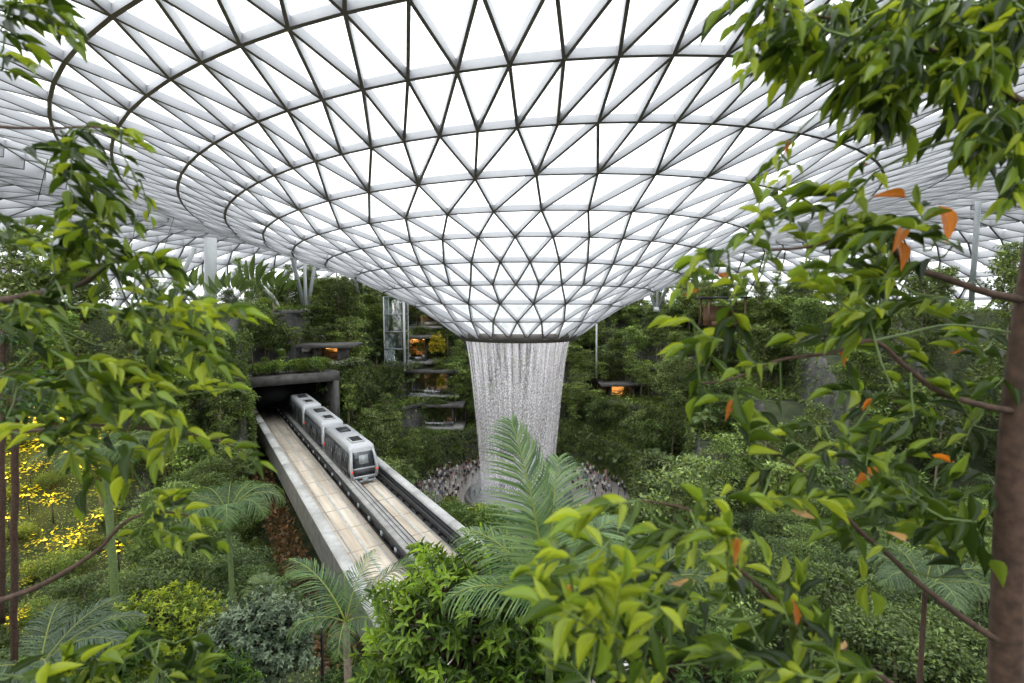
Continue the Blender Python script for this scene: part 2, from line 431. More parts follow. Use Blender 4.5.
# outer vertical skirt normals point to the inside
vn /= (np.linalg.norm(vn, axis=1, keepdims=True)+1e-9)
pan.add(PVn, tris)
ceiling = part('ceiling', pan, M['roof_glass'])
struct(ceiling)
lat = MB(); hoopmb = [MB() for _ in nodes]
def beam(mb, a, b, na, nb, w, h):
    t = unit(b-a); s1 = unit(np.cross(t, na))*w/2; s2 = unit(np.cross(t, nb))*w/2
    oa, ob = na*.02, nb*.02
    q = [a+s1+oa, a-s1+oa, a-s1+na*h, a+s1+na*h, b+s2+ob, b-s2+ob, b-s2+nb*h, b+s2+nb*h]
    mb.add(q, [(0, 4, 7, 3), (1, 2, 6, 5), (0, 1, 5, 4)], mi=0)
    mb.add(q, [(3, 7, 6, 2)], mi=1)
for (a, b), hp in edges.items():
    k = 0
    if hp:
        for kk in range(len(idx0)):
            if idx0[kk] <= a: k = kk
    pa, pb = PVn[a], PVn[b]
    dist = np.linalg.norm((pa+pb)/2-CAM)
    mid = (pa+pb)/2; far_ = math.hypot(mid[0]-10, mid[1]-73) > 63 and dist > 55
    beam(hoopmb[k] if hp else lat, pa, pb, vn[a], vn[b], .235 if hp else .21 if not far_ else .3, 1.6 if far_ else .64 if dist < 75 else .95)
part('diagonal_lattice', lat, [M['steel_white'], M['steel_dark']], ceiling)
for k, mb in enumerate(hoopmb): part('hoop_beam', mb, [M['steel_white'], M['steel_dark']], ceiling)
# oculus ring
def lathe(mb, prof, n, cx, cy, mi=0, col=(1, 1, 1), closed=False):
    vs = []; m_ = len(prof)
    for j in range(n):
        a = 2*PI*j/n
        for (r, z) in prof: vs.append((cx+r*math.sin(a), cy-r*math.cos(a), z))
    fs = []
    for j in range(n):
        for i in range(m_ if closed else m_-1):
            i2 = (i+1) % m_
            fs.append((j*m_+i, ((j+1) % n)*m_+i, ((j+1) % n)*m_+i2, j*m_+i2))
    mb.add(vs, fs, col, mi)
rg = MB(); lathe(rg, [(10.3, 29.6), (10.45, 28.9), (10.1, 28.2), (9.2, 28.2), (9.1, 29.3), (9.6, 29.7)], 96, 1.2, 84, closed=True)
part('oculus_ring', rg, M['ring'], ceiling, True)

# ------------------------------------------------------------------ terraced ground
NV = np.array([.834, .552]); EV = np.array([-.552, .834])     # across / along the guideway
def nu(x, y): return x*NV[0]+y*NV[1], x*EV[0]+y*EV[1]
def XY(n, u): return n*NV[0]+u*EV[0], n*NV[1]+u*EV[1]
FAR = [(30, 6.5), (36, 13), (43, 20), (50, 27), (58, 33)]
NEAR = [(24, 4.5), (38, 8), (47, 11), (56, 13.5)]
NOM = [0, 30, 36, 43, 50, 58, 118]
FARR = [23, 31, 40, 49, 58]; SIDE_L = [20.5, 26.5, 31, 35, 39]; SIDE_R = [21, 29, 37, 44, 51]
def radii(az):
    a = abs(az); side = SIDE_L if az < 0 else SIDE_R
    t = min(1, a/1.3); t = t*t*(3-2*t)
    if a > 1.9:
        t *= 1-min(1, (a-1.9)/.6)
    return [FARR[k]*(1-t)+side[k]*t for k in range(5)]
def rmap(az, r):
    return float(np.interp(r, NOM, [0]+radii(az)+[118]))
def prof(levels, r):
    z = 0.0; zp = 0.0
    for (rr, zz) in levels:
        t = min(1, max(0, (r-rr)/.5)); z += (zz-zp)*t; zp = zz
    return z
def sfac(az):
    a = abs(az)
    return radii(az)[0]/30.0
def H(x, y):
    dx, dy = x-AX[0], y-AX[1]; r = math.hypot(dx, dy); az = math.atan2(dx, dy); RD = radii(az)
    a = abs(az); w = min(1, max(0, (a-1.95)/.55)); w = w*w*(3-2*w)
    n, u = nu(x, y)
    hf = prof([(RD[k], FAR[k][1]) for k in range(5)], r); hn = prof(NEAR, r)
    h = hf*(1-w)+hn*w
    if 5.5 < n < 18.2 and u < 92: h = min(h, 12.5)
    if 5.5 < n < 18.2 and 92 <= u < 96: h = max(h, 20)
    if y < 2.7: h = 31.9
    if r > 118: h = max(h, 33)
    return h
gm = MB(); nr, na = 330, 560
rs = np.concatenate([np.linspace(0, 100, 300), np.linspace(101, 150, 30)])
gv = []
for i, r in enumerate(rs):
    for j in range(na):
        a = -PI+2*PI*j/na
        x, y = AX[0]+r*math.sin(a), AX[1]+r*math.cos(a)
        gv.append((x, y, H(x, y)))
gf = []
for i in range(len(rs)-1):
    for j in range(na):
        gf.append((i*na+j, i*na+(j+1) % na, (i+1)*na+(j+1) % na, (i+1)*na+j))
gm.add(gv, gf)
struct(part('ground', gm, M['ground']))
# plaza floor, pool and rim
pz = MB(); lathe(pz, [(12.4, .06), (17.5, .06)], 90, *AX)
plaza = []
pzb = MB(); n = 120
outer = []; inner = []
for j in range(n):
    az = -PI+2*PI*j/n; rr = 29.0*sfac(az); outer.append((AX[0]+rr*math.sin(az), AX[1]+rr*math.cos(az), .06))
    inner.append((AX[0]+9.4*math.sin(az), AX[1]+9.4*math.cos(az), .06))
pzb.add(outer+inner, [(j, (j+1) % n, n+(j+1) % n, n+j) for j in range(n)])
struct(part('floor', pzb, M['paving']))
pl = empty('reflecting_pool', (AX[0], AX[1], 0)); tag(pl, 'round dark rimmed pool at the foot of the waterfall', 'pool')
b = MB(); lathe(b, [(0, .35), (8.9, .35)], 72, 0, 0); part('water_surface', b, M['pool'], pl)
b = MB(); lathe(b, [(8.8, .02), (8.8, .75), (9.5, .75), (9.7, .02)], 72, 0, 0); part('rim', b, M['concrete_dark'], pl, False)

# waterfall
def fall(mb, r0, r1, z0, z1, n=160, m_=40):
    vs = []; uv = []
    for i in range(m_+1):
        t = i/m_
        r = r1+(r0-r1)*(1-math.sqrt(t)*.72-.28*t); z = z0+(z1-z0)*t
        for j in range(n+1):
            a = 2*PI*j/n; rr = r*(1+.006*math.sin(a*23+t*3))
            vs.append((rr*math.sin(a), -rr*math.cos(a), z)); uv.append((j/n, t))
    fs = [(i*(n+1)+j, i*(n+1)+j+1, (i+1)*(n+1)+j+1, (i+1)*(n+1)+j) for i in range(m_) for j in range(n)]
    mb.add(vs, fs); return uv
def with_uv(o, uv):
    me = o.data; l = me.uv_layers.new(name='UVMap')
    vi = np.zeros(len(me.loops), dtype=np.int32); me.loops.foreach_get('vertex_index', vi)
    l.data.foreach_set('uv', np.array(uv, dtype=np.float32)[vi].ravel())
wf = empty('waterfall', (AX[0]-.25, AX[1], 0)); tag(wf, 'tall white waterfall pouring from the glass dome ring into the pool', 'waterfall')
b = MB(); uv = fall(b, 9.45, 6.2, 29.0, .3); with_uv(part('water_curtain', b, M['water_fall'], wf, True), uv)
b = MB(); uv = fall(b, 9.0, 5.8, 29.0, .3); with_uv(part('inner_curtain', b, M['water_inner'], wf, True), uv)
b = MB()
vs = []; uvm = []
for layer in range(4):
    rr0 = 6.4+layer*.9; hh = 6.0-layer*1.0; base = len(vs); nn = 72
    for i in range(9):
        t = i/8
        for j in range(nn+1):
            a = 2*PI*j/nn; vs.append(((rr0+t*.2)*math.sin(a), -(rr0+t*.2)*math.cos(a), .36+hh*t)); uvm.append((j/nn*6, (1-t)**1.5))
    b_f = [(base+i*(nn+1)+j, base+i*(nn+1)+j+1, base+(i+1)*(nn+1)+j+1, base+(i+1)*(nn+1)+j) for i in range(8) for j in range(nn)]
    if layer == 0: allf = []
    allf += b_f
b.add(vs, allf); with_uv(part('spray_mist', b, M['mist'], wf, True), uvm)

# ------------------------------------------------------------------ guideway
ROTG = np.array([[NV[0], EV[0], 0], [NV[1], EV[1], 0], [0, 0, 1]])
gw = empty('elevated_guideway', (0, 0, 0), math.atan2(NV[1], NV[0]))   # local x = across, y = along
tag(gw, 'twin track concrete guideway crossing the garden into the tunnel', 'guideway')
def gbox(mb, n0, n1, z0, z1, u0=3.5, u1=91, mi=0):
    mb.box(((n0+n1)/2, (u0+u1)/2, (z0+z1)/2), (n1-n0, u1-u0, z1-z0), mi=mi)
b = MB(); gbox(b, 7.5, 16.4, 15.2, 16.3); gbox(b, 9.5, 14.5, 13.9, 15.2); part('deck', b, M['concrete'], gw)
b = MB(); gbox(b, 8.15, 11.0, 16.3, 16.8); part('track_bed', b, M['track'], gw)
b = MB(); gbox(b, 12.72, 14.75, 16.3, 16.8); part('track_bed', b, M['track'], gw)
for c in (9.6, 13.75):
    b = MB(); gbox(b, c-.09, c+.09, 16.8, 16.86); part('centre_strip', b, M['concrete_light'], gw)
for c in (8.62, 10.6, 12.95, 14.6):
    b = MB(); gbox(b, c-.06, c+.06, 16.79, 16.83); part('wear_strip', b, M['concrete'], gw)
for u0 in [3.5+i*7.3 for i in range(12)]:
    b = MB()
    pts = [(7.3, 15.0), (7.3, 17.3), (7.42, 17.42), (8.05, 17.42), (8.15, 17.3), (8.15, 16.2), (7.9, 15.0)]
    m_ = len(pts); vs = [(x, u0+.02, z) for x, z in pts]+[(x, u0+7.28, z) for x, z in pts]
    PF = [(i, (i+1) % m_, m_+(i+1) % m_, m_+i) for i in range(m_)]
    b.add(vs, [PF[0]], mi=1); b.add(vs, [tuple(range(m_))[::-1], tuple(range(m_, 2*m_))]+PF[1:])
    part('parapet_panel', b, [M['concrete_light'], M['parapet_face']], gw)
    b = MB(); pts2 = [(24.0-x-.1, z) for x, z in pts][::-1]
    vs = [(x, u0+.02, z) for x, z in pts2]+[(x, u0+7.28, z) for x, z in pts2]
    b.add(vs, [tuple(range(m_))[::-1], tuple(range(m_, 2*m_))]+[(i, (i+1) % m_, m_+(i+1) % m_, m_+i) for i in range(m_)])
    part('parapet_panel', b, M['concrete_light'], gw)
# centre walkway: grey top on black steel with brackets
b = MB(); gbox(b, 11.45, 12.6, 17.25, 17.34); part('walkway', b, M['concrete'], gw)
b = MB(); gbox(b, 11.6, 12.45, 16.3, 17.25); gbox(b, 11.2, 11.32, 16.9, 17.45); gbox(b, 11.05, 11.5, 16.3, 16.6)
for i in range(58):
    u = 4+i*1.5; b.box((11.32, u, 17.0), (.28, .22, .5))
part('guide_rail', b, M['black'], gw)
b = MB(); gbox(b, 12.62, 12.72, 16.8, 17.3); part('guide_rail', b, M['black'], gw)
for i in range(29):
    b = MB(); b.box((11.13, 4.4+i*3, 17.12), (.10, .35, .3)); part('rail_bracket', b, M['col_grey'], gw)
b = MB(); gbox(b, 14.75, 15.9, 16.3, 16.7); gbox(b, 14.95, 15.07, 16.9, 17.4); gbox(b, 15.5, 15.8, 16.7, 17.1)
for i in range(58): b.box((15.0, 4+i*1.5, 16.95), (.18, .14, .6))
part('guide_rail', b, M['black'], gw)
for c, z in ((15.55, 17.16), (15.7, 17.2), (11.95, 17.4), (12.3, 17.4)):
    b = MB(); b.tube([(c, 3.5, z), (c, 91, z)], .045 if c > 13 else .03, 6); part('cable', b, M['dark_metal'] if c > 13 else M['concrete_dark'], gw)
for u in (12, 32, 52, 70):
    b = MB(); b.box((12, u, 7), (2.4, 1.6, 14.0)); b.box((12, u, 13.4), (6.5, 1.9, 1.2)); part('pier', b, M['concrete'], gw)

# tunnel portal
tp = empty('tunnel_portal', (0, 0, 0), math.atan2(NV[1], NV[0])); struct(tp)
b = MB(); b.box((11.8, 85, 22.95), (14.6, 14, 1.4)); part('lintel', b, M['concrete_dark'], tp)
b = MB(); b.box((5.1, 85, 17.5), (.8, 14, 9.5)); part('side_wall', b, M['concrete_dark'], tp)
b = MB(); b.box((18.6, 85, 17.5), (.8, 14, 9.5)); part('side_wall', b, M['concrete_dark'], tp)
b = MB(); b.box((11.8, 91.7, 18), (13, .4, 9)); part('back_wall', b, M['black'], tp)  # black sheet stands for the darkness deeper in the tunnel

# ------------------------------------------------------------------ train
def loft(mb, sections, mi=0, caps=True):
    m_ = len(sections[0]); vs = [p for s_ in sections for p in s_]
    fs = [(i*m_+j, i*m_+(j+1) % m_, (i+1)*m_+(j+1) % m_, (i+1)*m_+j) for i in range(len(sections)-1) for j in range(m_)]
    if caps: fs += [tuple(range(m_))[::-1], tuple((len(sections)-1)*m_+j for j in range(m_))]
    mb.add(vs, fs, mi=mi)
def carsec(y, w, zb, zt, r=.38):
    pts = []
    pts += [(-w, zb), (w, zb)]
    for i in range(5): a = PI/2*i/4; pts.append((w-.1-r+r*math.cos(a), zt-r*.8+r*.8*math.sin(a)))
    for i in range(5): a = PI/2+PI/2*i/4; pts.append((-w+.1+r+r*math.cos(a), zt-r*.8+r*.8*math.sin(a)))
    return [(x, y, z) for x, z in pts]
def make_car():
    root = empty('train_car')
    Lc = 9.7
    b = MB(); loft(b, [carsec(.55, 1.36, 1.35, 3.35, .3), carsec(.95, 1.42, .7, 3.62), carsec(Lc-.6, 1.42, .7, 3.62), carsec(Lc-.1, 1.34, .9, 3.3, .3)])
    body = part('body', b, M['silver'], root)
    # front mask: frame around the windscreen
    b = MB()
    for s_ in (-1, 1):
        b.tube([(s_*1.22, .02, .75), (s_*1.28, -.02, 1.6), (s_*1.16, .32, 2.7), (s_*.98, .78, 3.42)], [.15, .15, .14, .1], 8)
    b.box((0, .16, .72), (2.5, .5, .26)); b.box((0, .06, 1.52), (2.35, .22, .14))
    part('front_frame', b, M['silver'], root)
    b = MB(); b.add([(-1.1, .06, 1.6), (1.1, .06, 1.6), (.92, .62, 3.2), (-.92, .62, 3.2), (-1.2, .7, 1.6), (1.2, .7, 1.6), (1.1, 1.0, 3.2), (-1.1, 1.0, 3.2)],
                    [(0, 1, 2, 3), (1, 5, 6, 2), (4, 0, 3, 7), (3, 2, 6, 7), (0, 4, 5, 1)])
    ws = part('windscreen', b, M['train_glass'], root)
    b = MB(); b.box((0, .20, 2.35), (.9, .05, .85), rot=Matrix.Rotation(-.33, 3, 'X')); part('windscreen_reflection', b, M['col_grey'], ws)  # grey patch imitating a reflection on the windscreen
    b = MB(); b.box((0, .06, 1.15), (2.0, .3, .62)); part('front_panel', b, M['train_dark'], root)
    for s_ in (-1, 1):
        b = MB(); b.tube([(s_*1.24, -.16, 1.35), (s_*1.24, .1, 1.35)], .10, 10); part('tail_lamp', b, M['red_lamp'], root)
    b = MB(); b.box((0, .0, .32), (2.1, .5, .14)); b.box((0, -.12, .5), (.5, .5, .25)); b.box((-.95, .1, .5), (.14, .3, .5)); b.box((.95, .1, .5), (.14, .3, .5)); part('bumper', b, M['col_grey'], root)
    b = MB(); b.box((0, Lc/2, .5), (2.3, Lc-1.6, .45)); part('underframe', b, M['train_dark'], root)
    for y in (2.0, Lc-2.0):
        for s_ in (-1, 1):
            b = MB(); b.tube([(s_*.85, y, .42), (s_*1.15, y, .42)], .42, 14); part('wheel', b, M['black'], root)
    b = MB(); b.box((0, 2.6, 3.68), (1.3, 1.9, .12)); part('roof_unit', b, M['train_roof'], root)
    b = MB(); b.box((0, 2.6, 3.75), (1.0, 1.5, .06))
    for i in range(6): b.box((0, 2.0+i*.25, 3.79), (.9, .05, .04))
    part('roof_grille', b, M['dark_metal'], root)
    b = MB(); b.box((0, 6.8, 3.68), (1.2, 1.7, .12)); part('roof_unit', b, M['dark_metal'], root)
    for s_ in (-1, 1):
        b = MB(); b.box((s_*1.0, Lc/2, 3.5), (.08, Lc-1.6, .05), rot=Matrix.Rotation(s_*.5, 3, 'Y')); part('roof_trim', b, M['train_roof'], root)
        b = MB(); b.box((s_*1.425, Lc/2, 1.95), (.03, Lc-1.2, 2.25)); part('window_band', b, M['train_dark'], root)
        for y in (1.7, 4.85, 8.0):
            b = MB(); b.box((s_*1.44, y, 2.32), (.03, 1.35, .95)); part('side_window', b, M['train_glass'], root)
        for y in (3.25, 6.45):
            b = MB(); b.box((s_*1.45, y, 1.95), (.05, 1.35, 2.2)); d = part('door', b, M['train_dark'], root)
            b = MB(); b.box((s_*1.48, y-.34, 2.25), (.02, .5, 1.2)); b.box((s_*1.48, y+.34, 2.25), (.02, .5, 1.2)); part('door_pane', b, M['train_glass'], d)
        b = MB(); b.box((s_*1.43, Lc/2, 1.0), (.03, Lc-1.4, .5)); part('skirt', b, M['train_dark'], root)
    b = MB(); b.box((0, Lc+.15, 1.9), (1.5, .7, 2.2)); part('gangway', b, M['black'], root)
    return root
car0 = make_car()
rzg = math.atan2(NV[1], NV[0])
for i, (u, lab) in enumerate([(46.0, 'front silver train car with dark windscreen and red lamp on the right hand track'),
                              (57.7, 'middle silver train car coupled behind the front car'),
                              (69.4, 'rearmost silver train car half inside the dark tunnel mouth')]):
    c = car0 if i == 0 else copy_tree(car0)
    x, y = XY(13.35, u); c.scale = (.97, 1.12, 1); c.location = (x, y, 16.8); c.rotation_euler = (0, 0, rzg)
    tag(c, lab, 'train car', 'coupled train cars')

# ------------------------------------------------------------------ columns
def roof_z(x, y):
    d = (PVn[:, 0]-x)**2+(PVn[:, 1]-y)**2; i = np.argsort(d)[:3]
    return float(np.mean(PVn[i, 2]))
def tree_column(x, y, zb, label, ztop=None, spread=4.2, mat='col_white', vert=True):
    root = empty('roof_column', (x, y, zb)); tag(root, label, 'column')
    rad = unit([x-AX[0], y-AX[1]]); tang = np.array([-rad[1], rad[0]])
    for k, (dx) in enumerate((-spread, 0, spread)):
        tx, ty = x+tang[0]*dx, y+tang[1]*dx
        zt = roof_z(tx, ty)-zb-.3
        if k == 1 and not vert: continue
        b = MB(); b.tube([(tang[0]*dx*.06, tang[1]*dx*.06, -.3), (tang[0]*dx, tang[1]*dx, zt)], .36 if k != 1 else .3, 12); part('strut', b, M[mat] if k == 1 else M['col_grey'], root, True)
    b = MB(); b.tube([(0, 0, -.4), (0, 0, .6)], [.9, .7], 14); part('base', b, M['col_white'], root, True)
    return root
tree_column(-38.2, 90, 33.2, 'white three strut roof column on the top terrace, nearest the left side of the dome')
tree_column(-33.5, 110, 33, 'three strut roof column partly hidden by the funnel, left of the lift tower')
tree_column(33.5, 112, 33, 'slanted strut roof column to the right of the funnel edge', spread=5)
tree_column(70, 74, 32.5, 'tall grey cylindrical pillar on the right rising from trees to the roof', spread=.001, mat='col_grey', vert=True)
def simple_column(name, px, y0, y1, d, r, label, mat, top_px=None):
    a = P(px, y1, d); t = P(top_px if top_px else px, y0, d)
    root = empty(name, a); tag(root, label, 'column'); b = MB(); dv = t-a
    b.tube([(0, 0, -1.5), tuple(dv*.5), tuple(dv)], r, 14); part('shaft', b, M[mat], root, True)
    return root
simple_column('concrete_pier', 210.5, 238, 325, 84, .95, 'broad pale pier under the roof behind the paddle leaved palms', 'col_white')
simple_column('slanted_strut', 170, 248, 300, 82, .35, 'white slanting roof strut left of the broad pale pier', 'col_white', 195)
simple_column('slender_post', 229.5, 288, 330, 78, .4, 'short white post below the paddle leaved palms', 'col_white')
simple_column('slanted_strut', 283, 286, 306, 88, .3, 'white strut leaning left beside the three strut column', 'col_white', 262)
simple_column('slender_post', 596.5, 322, 372, 112, .22, 'thin pale post on the right terraces beside the waterfall top', 'col_white')

# lift tower
lt = P(397, 365, 103); z0 = lt[2]
lift = empty('lift_tower', (lt[0], lt[1], z0)); tag(lift, 'glass lift tower with white post left of the orange lit bay', 'lift shaft')
ht = P(397, 297, 103)[2]-z0
for sx, sy in ((-2.1, -2), (2.1, -2), (-2.1, 2), (2.1, 2)):
    b = MB(); w_ = .42 if sx > 0 and sy < 0 else .16; b.box((sx, sy, ht/2-.5), (w_, w_, ht+1)); part('post', b, M['white'], lift)
for i in range(5):
    b = MB(); z = i*ht/4; b.box((0, -2, z), (4.3, .14, .22)); b.box((0, 2, z), (4.3, .14, .22)); b.box((-2.1, 0, z), (.14, 4, .22)); b.box((2.1, 0, z), (.14, 4, .22)); part('cross_frame', b, M['col_grey'], lift)
for (c, sz) in (((0, -2.02, ht/2), (4, .03, ht)), ((2.12, 0, ht/2), (.03, 3.8, ht)), ((-2.12, 0, ht/2), (.03, 3.8, ht))):
    b = MB(); b.box(c, sz); part('glass_side', b, M['glass'], lift)
b = MB(); b.box((0, 0, ht*.35), (2.6, 2.6, 2.8)); part('cabin', b, M['concrete_dark'], lift)

# ------------------------------------------------------------------ people
def make_person_mesh(name, pose, mats):
    j = {'pel': (0, 0, .95), 'spine': (0, .01, 1.18), 'chest': (0, .0, 1.38), 'neck': (0, 0, 1.50), 'head': (0, -.02, 1.60), 'top': (0, -.01, 1.70),
         'hl': (-.09, 0, .90), 'kl': (-.10, -.02-.14*pose, .50), 'al': (-.10, .03-.22*pose, .08), 'tl': (-.11, -.11-.22*pose, .035),
         'hr': (.09, 0, .90), 'kr': (.10, .0+.08*pose, .50), 'ar': (.10, .05+.25*pose, .08), 'tr': (.11, -.09+.22*pose, .035),
         'sl': (-.17, 0, 1.42), 'el': (-.24, .02+.1*pose, 1.15), 'wl': (-.25, -.06+.1*pose, .92), 'dl': (-.25, -.09+.1*pose, .84),
         'sr': (.17, 0, 1.42), 'er': (.24, -.02-.05*pose, 1.16), 'wr': (.24, -.16-.1*pose, 1.0), 'dr': (.23, -.22-.1*pose, .95)}
    rad = dict(pel=(.15, .11), spine=(.135, .10), chest=(.16, .11), neck=(.055, .055), head=(.085, .1), top=(.06, .07), hl=(.09, .09), kl=(.06, .06), al=(.042, .042), tl=(.04, .03),
               hr=(.09, .09), kr=(.06, .06), ar=(.042, .042), tr=(.04, .03), sl=(.06, .06), el=(.045, .045), wl=(.03, .03), dl=(.035, .025), sr=(.06, .06), er=(.045, .045), wr=(.03, .03), dr=(.035, .025))
    keys = list(j); E = [('pel', 'spine'), ('spine', 'chest'), ('chest', 'neck'), ('neck', 'head'), ('head', 'top'), ('pel', 'hl'), ('hl', 'kl'), ('kl', 'al'), ('al', 'tl'), ('pel', 'hr'), ('hr', 'kr'), ('kr', 'ar'), ('ar', 'tr'),
         ('chest', 'sl'), ('sl', 'el'), ('el', 'wl'), ('wl', 'dl'), ('chest', 'sr'), ('sr', 'er'), ('er', 'wr'), ('wr', 'dr')]
    me = bpy.data.meshes.new(name); me.from_pydata([j[k] for k in keys], [(keys.index(a), keys.index(b)) for a, b in E], [])
    o = bpy.data.objects.new('tmp', me); COL.objects.link(o)
    sk = o.modifiers.new('s', 'SKIN')
    for i, k in enumerate(keys):
        sv = me.skin_vertices[0].data[i]; sv.radius = rad[k]; sv.use_root = (k == 'pel')
    ss = o.modifiers.new('d', 'SUBSURF'); ss.levels = 1; ss.render_levels = 1
    dg = bpy.context.evaluated_depsgraph_get(); dg.update()
    nm = bpy.data.meshes.new_from_object(o.evaluated_get(dg)); nm.name = name
    bpy.data.objects.remove(o)
    nm.materials.clear()
    for m in mats: nm.materials.append(m)
    for p in nm.polygons:
        c = p.center
        if c.z > 1.52: mi = 3 if (c.z > 1.66 or c.y > .03) else 0
        elif c.z > .93 and not (abs(c.x) > .215 and c.z < 1.15): mi = 1
        elif c.z > .93 or (abs(c.x) > .2): mi = 0
        elif c.z > .09: mi = 2
        else: mi = 4
        p.material_index = mi; p.use_smooth = True
    return nm
skin = solid('skin', (.5, .3, .2), .6); hair = solid('hair', (.03, .02, .018), .6); shoe = solid('shoe', (.08, .07, .07), .6)
CL = {'white': (.75, .74, .72), 'black': (.03, .03, .035), 'red': (.30, .05, .05), 'blue': (.08, .14, .32), 'grey': (.25, .25, .26), 'beige': (.45, .36, .26), 'pink': (.6, .3, .33), 'teal': (.04, .22, .25)}
CM = {k: solid('cloth '+k, v, .85) for k, v in CL.items()}
variants = [('white', 'black'), ('black', 'grey'), ('red', 'blue'), ('blue', 'beige'), ('grey', 'black'), ('pink', 'white'), ('white', 'blue'), ('black', 'beige'), ('teal', 'black')]
pm = [make_person_mesh('person', .9 if i % 2 else .15, [skin, CM[a], CM[b_], hair, shoe]) for i, (a, b_) in enumerate(variants)]
def add_person(x, y, z, vi, where, group):
    a, b_ = variants[vi]
    o = link('person', pm[vi]); o.location = (x, y, z); o.rotation_euler = (0, 0, random.uniform(0, 6.28)); s_ = random.uniform(.94, 1.06); o.scale = (s_, s_, s_)
    verb = 'walking' if vi % 2 else 'standing'
    tag(o, f'person in {a} top and {b_} trousers {verb} {where}', 'person', group)
def crowd(n, fn, where, group):
    got = []; tries = 0
    while len(got) < n and tries < 6000:
        tries += 1; x, y = fn()
        if any((x-a)**2+(y-c)**2 < .5 for a, c in got): continue
        r = math.hypot(x-AX[0], y-AX[1])
        if r < 10.6 or r > 29*sfac(math.atan2(x-AX[0], y-AX[1])): continue
        got.append((x, y)); add_person(x, y, .06, random.choice((0, 0, 0, 0, 1, 1, 1, 1, 1, 4, 4, 4, 4, 6, 6, 7, 7, 7, 2, 3, 5, 8)), where, group)
def pxfn(x0, x1, y0, y1):
    def f():
        px, py = random.uniform(x0, x1), random.uniform(y0, y1); d = CAMZ*F/(py-305.0)
        return (px-512)/F*d, d
    return f
crowd(120, pxfn(412, 480, 462, 508), 'in the plaza crowd left of the waterfall', 'visitors left of the waterfall')
crowd(95, pxfn(552, 645, 468, 502), 'in the plaza crowd right of the waterfall', 'visitors right of the waterfall')

# ------------------------------------------------------------------ lit bays and balconies on the terraces
def face_rot(x, y): return math.atan2(x-AX[0], -(y-AX[1]))
def bay(x0, y0, x1, y1, d, label, warm=True, people=0, pcat='bay', rail=True):
    a = P(x0, y1, d); c = P(x1, y0, d); w = c[0]-a[0]; h = c[2]-a[2]
    root = empty('terrace_bay', ((a[0]+c[0])/2, d, a[2])); tag(root, label, 'bay', )
    D = 5.0
    def bx(nm, cc, sz, m, par=root): b = MB(); b.box(cc, sz); return part(nm, b, M[m], par)
    bx('back_wall', (0, D, h/2), (w, .2, h), 'warm' if warm else 'shop_glow')
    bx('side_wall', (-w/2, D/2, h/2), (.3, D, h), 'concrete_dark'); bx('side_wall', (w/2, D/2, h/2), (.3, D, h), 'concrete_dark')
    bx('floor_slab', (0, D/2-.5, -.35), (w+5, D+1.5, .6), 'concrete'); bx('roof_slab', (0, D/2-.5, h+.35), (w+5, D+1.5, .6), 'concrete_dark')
    if rail:
        bx('railing', (0, -.9, .55), (w+1, .06, 1.0), 'glass'); bx('handrail', (0, -.9, 1.1), (w+1, .08, .06), 'col_grey')
    for i in range(max(2, int(w/2.5))):
        xx = -w/2+(i+.7)*w/max(2, int(w/2.5))
        bx('ceiling_lamp', (xx, D*.5, h-.25), (.5, .5, .12), 'warm_lamp')
    if warm:
        bx('counter', (-.1*w, D-1.2, .55), (w*.7, .8, 1.1), 'wood'); bx('shelf', (0, D-.3, h*.5), (w*.8, .35, .1), 'wood')
    for i in range(people):
        xx = (a[0]+c[0])/2+random.uniform(-.45, .45)*w
        add_person(xx, d+random.uniform(-.5, 1.4), a[2]-.04, random.randrange(9), 'on a bay left of the waterfall', 'visitors on the terraces')
    return root
bay(405, 339, 425, 361, 112, 'orange lit open bay on the terrace beside the lift tower', True, 6)
bay(404, 373, 448, 394, 107.5, 'long open balcony bay below the orange bay left of the waterfall', False, 12)
bay(404, 407, 452, 426, 103.5, 'lowest open bay of three left of the waterfall', False, 8)
bay(314, 348, 338, 361, 80, 'orange lit opening above the tunnel mouth', True, 0, rail=False)
bay(611, 386, 634, 403, 108, 'glowing orange bay on the planted terraces right of the waterfall', True, 0, rail=False)
bay(680, 360, 712, 373, 100, 'dark terrace opening behind the leaves right of the glowing bay', False, 0, rail=False)
bay(405, 300, 440, 326, 124, 'shaded upper terrace room just right of the lift tower', False, 0)
# curved slabs / planter edges
def arc_slab(r, a0, a1, z, th, dep, label, mat='concrete_dark', nm='terrace_slab'):
    b = MB(); n = 40; vs = []
    for i in range(n+1):
        az = a0+(a1-a0)*i/n; q_ = rmap(az, r)
        for rr, zz in ((q_-dep, z), (q_-dep, z+th), (q_+.6, z+th), (q_+.6, z)):
            vs.append((AX[0]+rr*math.sin(az), AX[1]+rr*math.cos(az), zz))
    fs = [(i*4+k, i*4+(k+1) % 4, (i+1)*4+(k+1) % 4, (i+1)*4+k) for i in range(n) for k in range(4)]+[(0, 1, 2, 3), (n*4+3, n*4+2, n*4+1, n*4)]
    b.add(vs, fs); o = part(nm, b, M[mat]); struct(o)
for (r, z) in ((30, 6.5), (36, 13), (43, 20), (50, 27), (58, 33)):
    arc_slab(r, -1.75, 1.7, z-.4, .6, .4, '')
# grey retaining wall above the tunnel
b = MB()
a, c = P(246, 360, 86), P(340, 347, 90)
x0, y0 = a[0], a[1]; x1, y1 = c[0], c[1]
rt = math.atan2(y1-y0, x1-x0); ln = math.hypot(x1-x0, y1-y0)
ww = link('wall_left', None); 
b.box((ln/2, .5, 0), (ln, 1, 2.6)); ww2 = b.mesh('wall_left', M['concrete']); bpy.data.objects.remove(ww)
ww = link('wall_left', ww2); ww.location = (x0, y0, P(300, 343, 88)[2]); ww.rotation_euler = (0, 0, rt); struct(ww)
